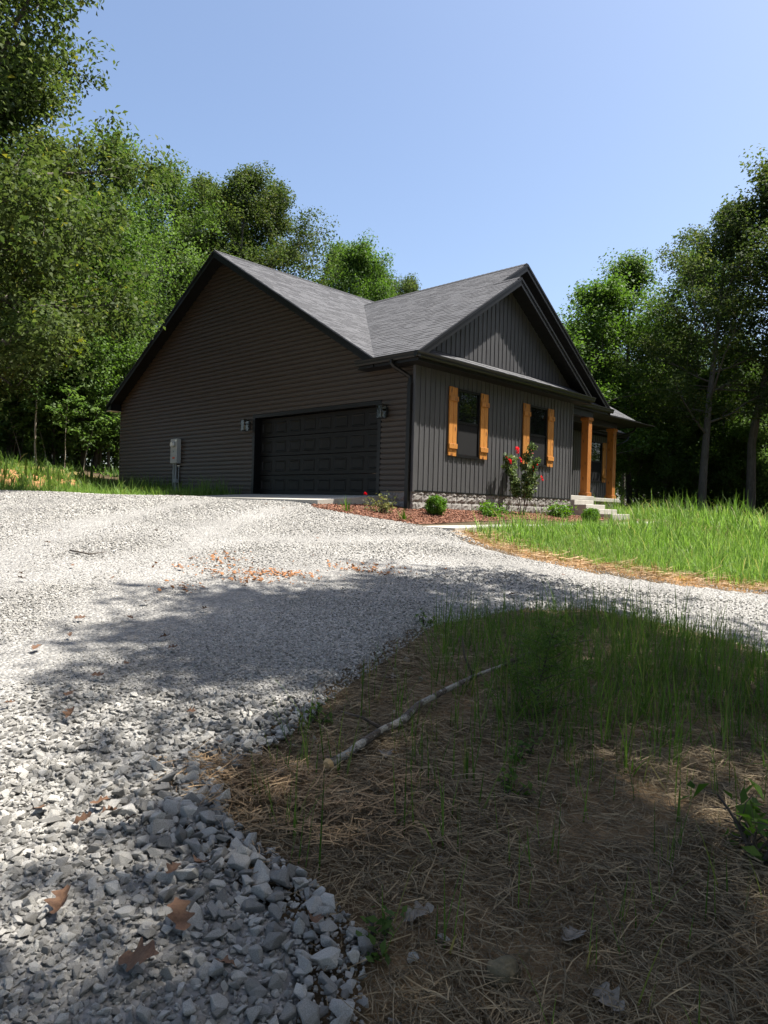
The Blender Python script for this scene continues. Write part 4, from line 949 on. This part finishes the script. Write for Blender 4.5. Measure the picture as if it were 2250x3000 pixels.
SCL = np.stack([SS*R0.uniform(.85, 1.25, n), SS*R0.uniform(.8, 1.15, n), SS*R0.uniform(.75, 1.1, n)], 1); SRT = rnd_rot(n, .45)
dd, ll = to_dl(SP[:, 0], SP[:, 1]); infr = (np.abs(ll) < .53*dd) & (dd > 1.85)
near = np.argsort(-(SS/D)*infr)[:300]; mk = np.ones(n, bool); mk[near] = False
SM = [hull_bevel(300+i, FL[i % 5]) for i in range(12)]
for j, i in enumerate(near): link('stone', SM[j % 12], drive, (SP[i, 0], SP[i, 1], SZ[i]), tuple(SRT[i]), tuple(SCL[i]))
scatter('gravel', STP, ['stone'], np.c_[SP, SZ][mk], R0.randint(0, 16, mk.sum()), SRT[mk], SCL[mk], drive)

# red clay crumbs dropped on the drive
cl = []
for px, py, n, sx in [(800, 1692, 150, .30), (760, 1712, 40, .2), (735, 1685, 50, .35), (1060, 1680, 90, .25), (640, 1652, 40, .2), (590, 1668, 25, .3), (540, 1735, 25, .12), (1100, 1668, 30, .4), (655, 1632, 20, .15), (700, 1712, 25, .3)]:
    g = px2g(px, py); w = R0.normal(0, 1, (n, 2))*np.array([sx, .11]); c = g[:2]+w[:, :1]*L2+w[:, 1:]*H2; cl.append(c)
C = np.concatenate(cl); n = len(C); s = .018+.035*R0.rand(n)**2
setp(scatter('clay_crumbs', STP[:6], ['clay'], np.c_[C, tz(C[:, 0], C[:, 1])+.045+s*.2], R0.randint(0, 6, n), rnd_rot(n, .4), np.stack([s*1.3, s*1.2, s*.6], 1)), 'patches of red clay crumbs on the gravel', 'clay')

# ------------------------------------------------------------------ bark mulch bed
mulch_bed = sheet('mulch_bed', MULCH, 'mulch', .08, .035, drop=.02)
P = np.stack([R0.uniform(-2.7, 7.1, 16000), R0.uniform(-1.25, .8, 16000)], 1); P = P[inside(MULCH, P[:, 0], P[:, 1])]; P = P[(P[:, 0] < 5) | (R0.rand(len(P)) < .4)]; n = len(P)
CH = [(*hull(500+i, 9, (1, .42, .22)), None, 0) for i in range(8)]; s = .05+.055*R0.rand(n)
scatter('mulch_chips', CH, ['mulch'], np.c_[P, tz(P[:, 0], P[:, 1])+.045+.02*R0.rand(n)], R0.randint(0, 8, n), rnd_rot(n, .35), np.stack([s, s, s], 1), mulch_bed)

# ------------------------------------------------------------------ straw, grass
def ribbon(base, d, L, w, bend, nseg, twist=0, z0=0.):
    """thin blade: from base along direction d (unit), bending by 'bend' towards the ground"""
    d = np.array(d, float); side = np.cross(d, (0, 0, 1.)); nn = np.linalg.norm(side); side = side/nn if nn > 1e-6 else np.array([1., 0, 0])
    p = np.array(base, float); v = []; f = []
    for i in range(nseg+1):
        u = i/nseg; ww = w*(1-u**1.6)*.5+.0004; v += [p-side*ww, p+side*ww]; d = d+np.array([0, 0, -bend/nseg])*(.5+u); d /= np.linalg.norm(d); p = p+d*L/nseg
    f = [(2*i, 2*i+1, 2*i+3, 2*i+2) for i in range(nseg)]; return v, f
def tuft(seed, n, h0, h1, w0, w1, spread, bend, lean=.35, dry=.08, mi=0, heads=0):
    r = np.random.RandomState(seed); V = []; F = []; lv = []
    for i in range(n):
        az = r.uniform(0, 6.283); t = abs(r.normal(0, lean)); d = (math.cos(az)*math.sin(t), math.sin(az)*math.sin(t), math.cos(t)); rr = spread*math.sqrt(r.rand()); a2 = r.uniform(0, 6.283)
        v, f = ribbon((rr*math.cos(a2), rr*math.sin(a2), -.02), d, r.uniform(h0, h1), r.uniform(w0, w1), r.uniform(.2, 1.)*bend, 4); k = len(V); V += v; F += [tuple(j+k for j in q) for q in f]; x = r.uniform(.95, 1) if r.rand() < dry else r.uniform(0, .88); lv += [x]*4
    return V, F, lv, mi
def strawclump(seed, n, L0, L1, w, spread, mi=0):
    r = np.random.RandomState(seed); V = []; F = []
    for i in range(n):
        az = r.uniform(0, 6.283); el = r.normal(0, .11); L = r.uniform(L0, L1); d = np.array([math.cos(az)*math.cos(el), math.sin(az)*math.cos(el), math.sin(el)]); c = np.array([r.normal(0, spread), r.normal(0, spread), r.uniform(.004, .03)]); c[2] += abs(d[2])*L*.4
        s = np.cross(d, (0, 0, 1.)); s /= np.linalg.norm(s); s = s*math.cos(.6)+np.array([0, 0, 1])*math.sin(.6)*r.choice((-1, 1)); m = c+r.normal(0, .004, 3)*np.array([1, 1, .4]); a, b = c-d*L/2, c+d*L/2; ww = w*r.uniform(.6, 1.3)/2; k = len(V)
        V += [a-s*ww, a+s*ww, m-s*ww, m+s*ww, b-s*ww*.6, b+s*ww*.6]; F += [(k, k+1, k+3, k+2), (k+2, k+3, k+5, k+4)]
    return V, F, None, mi
SW = [strawclump(600+i, 24, .025, .14, .0028, .085) for i in range(10)]
P, q = jitter(ISLAND, .052, .4, 7.4, 2.6); cover = vnoise(P[:, 0]*3, P[:, 1]*3, 1.0); k = R0.rand(len(P)) < np.clip(1.25*cover+.25, .15, 1); P = P[k]; n = len(P)
sc = R0.uniform(.75, 1.25, n); nrm = rnd_rot(n, .05)
setp(scatter('straw_litter', SW, ['straw'], np.c_[P, tz(P[:, 0], P[:, 1])+.004], R0.randint(0, 10, n), nrm, np.stack([sc, sc, sc], 1)), 'grey-brown straw litter over the bare soil in the foreground', 'straw')
CLD = [(*hull(560+i, 10, (1, .9, .6)), None, 0) for i in range(6)]; MT['soil'] = mat('soil crumbs', (.13, .085, .046), .95, (.23, .16, .09), 14, 6, bump=.6, bscale=60, rnd=.3)
P, q = jitter(ISLAND, .07, 1.2, 5.5, .6); k = R0.rand(len(P)) < .8*vnoise(P[:, 0]*2, P[:, 1]*2, 1.5); P = P[k]; n = len(P); sc = .008+.03*R0.rand(n)**3
setp(scatter('soil_clods', CLD, ['soil'], np.c_[P, tz(P[:, 0], P[:, 1])+sc*.1], R0.randint(0, 6, n), rnd_rot(n, .3), np.stack([sc, sc, sc], 1)), 'small brown soil clods under the straw', 'soil')
# orange pine straw where the gravel meets the soil
SW2 = [strawclump(640+i, 12, .05, .15, .0035, .05) for i in range(6)]; MT['needle'] = mat('orange pine straw', (.25, .155, .075), .75, (.36, .245, .13), 12, rnd=.35)
A = []
for px, py, n, sx, sy in [(740, 2310, 70, .16, .10), (690, 2275, 30, .14, .06), (850, 2370, 40, .16, .12), (1060, 2390, 40, .2, .08), (1000, 2480, 26, .16, .08), (1160, 2310, 20, .12, .06)]:
    g = px2g(px, py); w = R0.normal(0, 1, (n, 2))*np.array([sx, sy]); A.append(g[:2]+w[:, :1]*L2+w[:, 1:]*H2)
P = np.concatenate(A); n = len(P); sc = R0.uniform(.7, 1.2, n)
setp(scatter('pine_straw', SW2, ['needle'], np.c_[P, tz(P[:, 0], P[:, 1])+.035], R0.randint(0, 6, n), rnd_rot(n, .08), np.stack([sc]*3, 1)), 'orange pine straw where the gravel meets the soil', 'straw')
# dry straw strip along the lawn edge
P, q = jitter(LAWN, .10, 7.5, 14, 1.0); e = edge_dist(LAWN_EDGE, P[:, 0], P[:, 1]); k = (e < .95) & (R0.rand(len(P)) < 1.15-e/.95); P = P[k]; n = len(P); sc = R0.uniform(.9, 1.6, n)
SW3 = [strawclump(660+i, 12, .06, .2, .005, .09) for i in range(6)]; DG = [tuft(670+i, 9, .05, .16, .004, .007, .06, 1.2, .7, .0) for i in range(5)]
setp(scatter('dry_verge', SW3+[(a, b, c, 1) for a, b, c, _ in DG], ['needle', 'drygrass'], np.c_[P, tz(P[:, 0], P[:, 1])+.006], R0.randint(0, 11, n), rnd_rot(n, .08), np.stack([sc]*3, 1)), 'dry brown grass strip between the gravel and the lawn', 'dry grass')
# lawn
TL = [tuft(700+i, 14, .08, .32, .010, .019, .11, 2.0, .75, .06) for i in range(8)]+[tuft(720+i, 8, .30, .66, .010, .019, .07, 2.1, .42, .06) for i in range(4)]
def lawn(poly, sp, d0, d1, s0, s1, tall=.12, edge=None, keep=1., **kw):
    P, q = jitter(poly, sp, d0, d1, **kw); k = R0.rand(len(P)) < keep
    if edge is not None:
        e = edge_dist(edge, P[:, 0], P[:, 1]); k &= R0.rand(len(P)) < np.clip((e-.12)/.85, 0.0, 1)
    P = P[k]; n = len(P); i = np.where(R0.rand(n) < tall*2*vnoise(P[:, 0], P[:, 1], 1.3), R0.randint(8, 12, n), R0.randint(0, 8, n)); s = R0.uniform(s0, s1, n)*(.65+.6*vnoise(P[:, 0]+5, P[:, 1], .8))
    return P, i, s
A = [lawn(LAWN, .09, 8, 12.5, .6, .95, .08, LAWN_EDGE), lawn(LAWN, .12, 12.5, 17, .75, 1.15, .14, LAWN_EDGE), lawn(LAWN, .2, 17, 32, 1.1, 1.7, .2)]
P = np.concatenate([a[0] for a in A]); I = np.concatenate([a[1] for a in A]); S = np.concatenate([a[2] for a in A]); n = len(P)
setp(scatter('lawn_grass', TL, ['grass'], np.c_[P, tz(P[:, 0], P[:, 1])], I, rnd_rot(n, .06), np.stack([S, S, S], 1)), 'long sunlit green grass of the lawn before the porch', 'grass')
P, I, S = lawn(LEFTGRASS, .15, 14, 24.5, .7, 1.15, .10, None, .9, margin=.5); dl_, ll_ = to_dl(P[:, 0], P[:, 1]); bare = (dl_ > 19) & (ll_ < -9.0) & (dl_ < 23.5)
e = edge_dist(LEFT_EDGE, P[:, 0], P[:, 1]); k = (~bare | (R0.rand(len(P)) < .18)) & (R0.rand(len(P)) < np.clip(e/.35, 0, 1)); P, I, S = P[k], I[k], S[k]; wall = (P[:, 0] > -1.3) & (P[:, 1] > 6.4); I[wall & (R0.rand(len(P)) < .35)] = 9; n = len(P)
setp(scatter('side_grass', TL, ['grass'], np.c_[P, tz(P[:, 0], P[:, 1])], I, rnd_rot(n, .06), np.stack([S, S, S], 1)), 'long green grass along the left edge of the drive and the gable wall', 'grass')
# tall shaded grass at the right of the foreground, thinning towards the camera
TG = [tuft(740+i, 8, .10, [.28, .36, .55, .44][i % 4], .004, .009, .06, 1.5, .40, .14) for i in range(8)]; SPB = [tuft(760+i, 3, .10, .30, .003, .006, .03, .7, .3, .25) for i in range(6)]
P, q = jitter(ISLAND, .085, 2.0, 8.0, .5); dd, ll = q[:, 0], q[:, 1]; e = edge_dist(ISLAND_EDGE, P[:, 0], P[:, 1])
band = np.clip((dd-3.5-.25*np.clip(1.2-ll, 0, 2))/1.3, 0, 1)*np.clip((ll-.05)/1.3, .0, 1)*(.5+.75*vnoise(P[:, 0], P[:, 1], 2.6))*np.clip(e/.12, 0, 1); k = R0.rand(len(P)) < band; A = P[k]; nA = len(A)
k2 = (R0.rand(len(P)) < .26*np.clip((dd-1.6)/1.2, 0.15, 1)*(.4+1.2*vnoise(P[:, 0], P[:, 1], 2.2))) & ~k; B = P[k2]; P = np.concatenate([A, B]); n = len(P)
S = np.r_[R0.uniform(.75, 1.2, nA), R0.uniform(.8, 1.5, len(B))]; I = np.r_[R0.randint(0, 8, nA), R0.randint(8, 14, len(B))]
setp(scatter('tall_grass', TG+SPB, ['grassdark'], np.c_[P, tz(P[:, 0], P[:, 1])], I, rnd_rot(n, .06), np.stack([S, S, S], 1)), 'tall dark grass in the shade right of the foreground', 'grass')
# leaf litter and low weeds on the wood's floor
WD = [tuft(780+i, 10, .1, .3, .03, .05, .12, 1.3, .8, .0) for i in range(5)]
FL_ = []
for a, b, d0, d1, sp in ((-.62, -.35, 20, 32, .5), (.26, .62, 24, 40, .6)):
    for d in np.arange(d0, d1, sp):
        m_ = max(1, int((b-a)*d/sp)); l = a*d+(np.arange(m_)+R0.rand(m_))*sp; FL_.append(CAM[:2]+(d+R0.uniform(-.3, .3, (m_, 1)))*H2+l[:, None]*L2)
P = np.concatenate(FL_); P = P[~((P[:, 0] > -1) & (P[:, 0] < 18) & (P[:, 1] > -1) & (P[:, 1] < 16))]; n = len(P); S = R0.uniform(.8, 2.2, n)
setp(scatter('forest_weeds', WD, ['under'], np.c_[P, tz(P[:, 0], P[:, 1])], R0.randint(0, 5, n), rnd_rot(n, .06), np.stack([S, S, S], 1)), 'low leafy weeds on the floor of the surrounding wood', 'weeds')

# ------------------------------------------------------------------ fallen branch, seedling, rock
g = [px2g(*p) for p in [(963, 2271), (1012, 2238), (1068, 2205), (1120, 2172), (1172, 2150), (1225, 2105), (1300, 2062), (1385, 2020), (1478, 1982)]]
lift = [.02, .015, .025, .03, .03, .045, .05, .05, .05]
pts = [np.array([q[0], q[1], tz1(q[0], q[1])+.03+h]) for q, h in zip(g, lift)]; b0 = pts[0]
t = thing('fallen_branch', 'lichen-spotted fallen branch lying on the straw', 'branch', tuple(b0))
rel = [q-b0 for q in pts]; MB().tube(rel, [.026, .021, .024, .018, .025, .019, .019, .014, .011], 10).go('main_stem', 'branch', t, True)
MB().tube([rel[0]+(rel[0]-rel[1])*.02, rel[0]-(rel[1]-rel[0])*.16], [.034, .02], 9).go('broken_end', 'wood', t)
w = [px2g(*p) for p in [(1478, 1982), (1560, 1950), (1640, 1935), (1735, 1925)]]; w = [np.array([q[0], q[1], tz1(q[0], q[1])+.08+.02*i])-b0 for i, q in enumerate(w)]
MB().tube(w, [.018, .013, .009, .004], 6).go('side_twig', 'twig', t, True)
MB().tube([rel[3], rel[3]+np.array([-.10, .06, .07]), rel[3]+np.array([-.18, .15, .10])], [.012, .008, .004], 5).go('side_twig', 'twig', t, True)
MB().tube([rel[7], rel[7]+np.array([.03, .10, .12]), rel[7]+np.array([.05, .14, .25])], [.010, .007, .004], 5).go('side_twig', 'twig', t, True)
MB().tube([rel[8], rel[8]+np.array([.18, -.15, .02]), rel[8]+np.array([.24, -.36, -.03])], [.010, .007, .004], 5).go('side_twig', 'twig', t, True)
def seedling():
    T = Tree(81); r = T.r; pts, ds, _ = T.limb((0, 0, -.03), (.1, -.05, 1), .62, .012, 8, .03, .07, 6, .2); Vs = []
    for i in range(34):
        u = (i+1)/35; p = np.array([np.interp(u*8, range(9), [q[j] for q in pts]) for j in range(3)]); az = i*2.4; L = .46*(1.05-u*.7)*r.uniform(.7, 1.2)
        lp, ld, _ = T.limb(p, (math.cos(az), math.sin(az), .55), L, .004, 4, .02, .18, 3, .3)
        for w in lp[1:]: Vs.append(w)
    C = np.array(Vs); v, lv = leaves(r, C, np.full(len(C), .06), 2300, .05, 1., .2, .13, .1); return mesh('stem', T.w.v, T.w.f, 'twig', True), leaf_mesh('foliage', [(v, lv, 0)], 'grassdark')
g = px2g(1565, 2105); plant('cedar_seedling', 'feathery dark seedling growing beside the end of the fallen branch', 'seedling', seedling(), gpos(g[0], g[1]), 0, 1, parts=('stem', 'foliage'))
def lump(seed, s, flat):
    r = np.random.RandomState(seed); bm = bmesh.new(); bmesh.ops.create_icosphere(bm, subdivisions=3, radius=1)
    for v in bm.verts:
        c = v.co; k = 1+.16*math.sin(c.x*3.1+1)*math.cos(c.y*2.7)+.10*math.sin(c.z*5+c.x*4)+r.normal(0, .025); v.co = Vector((c.x*k*flat[0], c.y*k*flat[1], c.z*k*flat[2]))*s
    bm.verts.index_update(); v = [tuple(q.co) for q in bm.verts]; f = [tuple(q.index for q in fc.verts) for fc in bm.faces]; bm.free(); return v, f
g = px2g(1475, 2870); setp(link('mossy_rock', mesh('mossy_rock', *lump(5, .062, (1.1, .85, .7)), 'rock', True), None, gpos(g[0], g[1], .018)), 'mossy tan lump of rock half sunk in the straw', 'rock')
g = px2g(2235, 2520); Bw = bushmesh(91, .34, .22, 5, 70, .085, 'grassdark', .12, 'twig', .8)
plant('leafy_weed', 'broad-leaved dark weed at the right edge of the straw', 'weed', Bw, gpos(g[0], g[1]), 0, 1, parts=('stems', 'foliage'))
# weeds and shoots in the straw
W1 = bushmesh(92, .16, .10, 4, 60, .045, 'under', .05, 'twig', .8)
for px, py, lab in [(1530, 2225, 'small bright green weed catching light in the straw'), (915, 2120, 'low weed at the left tip of the straw patch'), (1095, 2780, 'small green weed where the near gravel ends'), (1240, 1835, 'low weed at the far tip of the straw patch'), (1480, 2330, 'tiny pale weed in the sun fleck below the branch')]:
    g = px2g(px, py); plant('weed', lab, 'weed', W1, gpos(g[0], g[1]), px*.1, .9, 'weeds in the straw', ('stems', 'foliage'))

# ------------------------------------------------------------------ planting in the mulch bed
def on_y(px, y):
    d = FWD+RIGHT*(px-1125)/FPX; return (CAM+d*(y-CAM[1])/d[1])[:2]
def ball(seed, R_, H_, nl, leaf, m):
    T = Tree(seed); r = T.r; C = []; 
    for i in range(60):
        u = r.normal(0, 1, 3); u /= np.linalg.norm(u); q = u*np.array([R_, R_, H_/2])*r.uniform(.55, .92)+np.array([0, 0, H_*.5]); C.append(q); 
        if i % 4 == 0: T.w.tube([(0, 0, 0), (q[0]*.4, q[1]*.4, q[2]*.5), tuple(q)], [.012, .008, .003], 4)
    v, lv = leaves(r, np.array(C), np.full(60, R_*.34), nl, leaf, 1.1, .3, .3); return mesh('stems', T.w.v, T.w.f, 'twig'), leaf_mesh('foliage', [(v, lv, 0)], m)
g = on_y(1277, -.55); plant('evergreen_shrub', 'round bright green evergreen shrub before the block foundation', 'shrub', ball(93, .23, .46, 5200, .05, 'shrub'), gpos(*g), 0, 1, parts=('stems', 'foliage'))
g = on_y(1733, -1.75); plant('evergreen_shrub', 'small round evergreen shrub before the porch steps', 'shrub', ball(94, .24, .42, 4200, .05, 'shrub'), gpos(*g), 0, 1, parts=('stems', 'foliage'))
def clump(seed, h0, h1, n): 
    v, f, lv, _ = tuft(seed, n, h0, h1, .010, .018, .05, 1.2, .4, .03); me = mesh('blades', v, f, 'shrub'); a = me.attributes.new('lv', 'FLOAT', 'FACE'); a.data.foreach_set('value', np.array(lv, np.float32)); return me
g = at_px(1017, 14.1); setp(link('grass_clump', clump(95, .2, .42, 34), None, gpos(*g, .02)), 'spiky green grass clump nearest the apron corner in the mulch', 'plant', 'grass clumps in the mulch')
g = at_px(1185, 14.2); setp(link('grass_clump', clump(96, .2, .36, 34), None, gpos(*g, .02)), 'spiky green grass clump below the downspout in the mulch', 'plant', 'grass clumps in the mulch')
def petals(seed, C, R_, n, leaf=.035): r = np.random.RandomState(seed); return leaves(r, np.array(C), np.full(len(C), R_), n, leaf, 1., .3, .8)
g = at_px(1122, 15.0); rb = bushmesh(97, .42, .36, 7, 420, .055, 'rose', .10); t = plant('rose_bush', 'straggly rose bush with one red bloom beside the garage apron', 'rose bush', rb, gpos(*g), .5, 1, parts=('stems', 'foliage'))
q = (CAM+(FWD+RIGHT*(1071-1125)/FPX+UP*(1500-1446)/FPX)*15.0); ti = Matrix.Rotation(-.5, 3, 'Z') @ (Vector(q)-t.location); link('bloom', leaf_mesh('bloom', [(*petals(3, [tuple(ti)], .035, 40), 0)], 'petal'), t)
MB().tube([(0, 0, .1), (ti[0]*.5, ti[1]*.5, ti[2]*.75), tuple(ti)], [.006, .004, .003], 4).go('cane', 'twig', t)
g = on_y(1428, -.75); plant('perennial', 'low leafy green perennial between the round shrub and the myrtle', 'plant', bushmesh(98, .34, .34, 8, 900, .07, 'shrub', .13), gpos(*g), 0, 1, parts=('stems', 'foliage'))
g = on_y(1645, -.7); plant('perennial', 'leafy green perennial beside the left of the porch steps', 'plant', bushmesh(99, .40, .36, 8, 900, .075, 'shrub', .14), gpos(*g), 1, 1, parts=('stems', 'foliage'))
def myrtle():
    T = Tree(82); r = T.r; C = []; RR = []; tips = []
    for i in range(5):
        az = i*1.26+.3; lp, ld, lr = T.limb((.03*math.cos(az), .03*math.sin(az), -.05), (math.cos(az)*.24, math.sin(az)*.24, 1), r.uniform(1.35, 1.75), .014, 7, .03, .07, 5, .35)
        for j, w in enumerate(lp[3:], 3):
            for _ in range(3):
                dd = rot_about(ld[j], r.uniform(0, 6.28), .75); sp, _, _ = T.limb(w, dd, r.uniform(.16, .34), .005, 3, .08, .12, 3, .4); C += [sp[1], sp[2]]; RR += [.10, .08]; tips.append(sp[-1])
            C.append(w); RR.append(.11)
        tips.append(lp[-1])
    v, lv = leaves(r, np.array(C), np.array(RR), 3600, .07, 1., .4, .6)
    return T, v, lv
T, v, lv = myrtle(); g = on_y(1532, -.6); base = Vector(gpos(*g)); t = thing('crape_myrtle', 'young crape myrtle with red blooms before the second front window', 'shrub tree', tuple(base))
link('stems', mesh('stems', T.w.v, T.w.f, 'twig', True), t); link('foliage', leaf_mesh('foliage', [(v, lv, 0)], 'myrtle'), t)
dist = float((np.array(base)-CAM) @ FWD)
for i, (px, py, rr, n) in enumerate([(1516, 1317, .085, 200), (1486, 1343, .05, 90), (1495, 1350, .055, 110), (1561, 1368, .06, 120), (1572, 1355, .05, 100), (1563, 1375, .05, 90), (1588, 1400, .05, 100), (1547, 1413, .04, 80), (1558, 1322, .045, 40), (1526, 1346, .04, 60)]):
    q = CAM+(FWD+RIGHT*(px-1125)/FPX+UP*(1500-py)/FPX)*(dist-.05*(i % 3)); w = Vector(q)-base
    link('bloom', leaf_mesh('bloom', [(*petals(200+i, [tuple(w), tuple(w+Vector((.02, 0, -.05))), tuple(w+Vector((-.03, .01, .03)))], rr*.62, int(n*.6), .03), 0)], 'pinkpetal' if i == 8 else 'petal'), t)
    MB().tube([(w.x*.55, w.y*.55, w.z*.72), tuple(w)], [.004, .002], 4).go('bloom_twig', 'twig', t)

# ------------------------------------------------------------------ dead leaves on the gravel
def oakleaf(seed):
    r = np.random.RandomState(seed); out = []; N_ = 18
    for i in range(N_+1):
        u = i/N_; w = .26*math.sin(math.pi*min(1, u*1.02))**.7*(1+.42*math.sin(u*6.283*3+r.uniform(-.4, .4)))+.01; out.append((u-.5, w))
    v = []; f = []
    cu, cv = r.uniform(.2, 1.3), r.uniform(-.8, .8)
    for x, w in out:
        for s in (-1, 0, 1):
            y = s*w; v.append((x, y, cu*.35*(y*y)*4+cv*.25*x*x+.03*math.sin(9*x+4*y)))
    for i in range(N_): k = 3*i; f += [(k, k+3, k+4, k+1), (k+1, k+4, k+5, k+2)]
    return v, f
OL = [mesh('oak_leaf', *oakleaf(i), 'deadleaf', True) for i in range(6)]; OG = mesh('oak_leaf', *oakleaf(9), 'deadgrey', True)
BIG = [(205, 2140, .15, 'flat dead oak leaf on lit gravel at the left, highest of the large leaves'), (292, 2408, .14, 'upright curled tan leaf on the gravel at the shade line'), (239, 2468, .13, 'red-brown leaf standing on the gravel below the curled tan leaf'),
       (378, 2465, .11, 'small dark brown leaf right of the golden leaf on the gravel'), (318, 2440, .11, 'small golden leaf on the gravel between two brown leaves'), (587, 2600, .15, 'brown oak leaf on the shaded stones nearest the straw'), (179, 2723, .19, 'reddish oak leaf on shaded stones at the lower left'),
       (524, 2763, .21, 'large brown oak leaf lying in the middle of the shaded stones'), (404, 2895, .23, 'largest curled brown oak leaf at the bottom of the gravel'), (660, 2915, .12, 'pale tan leaf wedged between the bottom stones'), (918, 2770, .13, 'dark leaf under the stones at the gravel edge'), (507, 2617, .12, 'narrow olive leaf lying between shaded stones')]
for i, (px, py, s, lab) in enumerate(BIG):
    g = px2g(px, py); setp(link('oak_leaf', OL[i % 6], None, (g[0], g[1], tz1(g[0], g[1])+.085), (R0.uniform(-.5, .5), R0.uniform(-.5, .5), R0.uniform(0, 6.28)), (s*.62, s*.62, s*.8)), lab, 'leaf', 'large dead leaves on the gravel')
SMALL = [(63, 1715), (285, 2010), (202, 2066), (381, 1834), (205, 1887), (371, 1977), (540, 1745), (530, 1680), (424, 1785), (716, 1738), (457, 1569), (176, 1569), (139, 1605), (212, 1675), (232, 1834), (106, 1924), (600, 1805), (25, 2095), (560, 2120), (1060, 1495), (1650, 1700), (1710, 1745), (1500, 1760), (930, 1590), (830, 1500), (395, 1463), (530, 1461), (780, 1486), (60, 1700), (480, 1893), (505, 1925), (330, 1712), (120, 2420), (640, 2215)]
for i, (px, py) in enumerate(SMALL):
    g = px2g(px, py)
    if g is None: continue
    s = R0.uniform(.06, .10); setp(link('oak_leaf', OL[i % 6], None, (g[0], g[1], tz1(g[0], g[1])+.07), (R0.uniform(-.4, .4), R0.uniform(-.4, .4), R0.uniform(0, 6.28)), (s, s, s)), 'small reddish dead leaf scattered on the sunny drive', 'leaf', 'small dead leaves on the drive')
for i, (px, py, lab) in enumerate([(1680, 2770, 'grey torn dead leaf on the straw right of the mossy rock'), (1780, 2960, 'pale dead leaf at the bottom right of the straw'), (1225, 2710, 'silvery dead leaf on the straw left of the mossy rock'), (1130, 2225, 'dark dead leaf under the fallen branch'), (1150, 2000, 'crumpled leaf above the fallen branch')]):
    g = px2g(px, py); setp(link('oak_leaf', OG, None, (g[0], g[1], tz1(g[0], g[1])+.03), (R0.uniform(-.3, .3), R0.uniform(-.3, .3), i*1.3), (.12, .12, .12)), lab, 'leaf', 'dead leaves on the straw')
# thin sticks
g = [px2g(*p) for p in [(205, 1628), (265, 1640), (310, 1632)]]; b0 = g[1]
setp(MB().tube([(q[0]-b0[0], q[1]-b0[1], tz1(q[0], q[1])+.06-b0[2]) for q in g], [.012, .009, .004], 6).go('stick', 'twig', None, True, tuple(b0)), 'thin dead stick on the sunny gravel at the left', 'stick')
g = [px2g(*p) for p in [(1980, 2870), (2110, 2790), (2240, 2740)]]; b0 = g[1]
setp(MB().tube([(q[0]-b0[0], q[1]-b0[1], tz1(q[0], q[1])+.03-b0[2]) for q in g], [.005, .004, .003], 6).go('stick', 'straw', None, True, tuple(b0)), 'long pale stalk lying across the bottom right straw', 'stick')
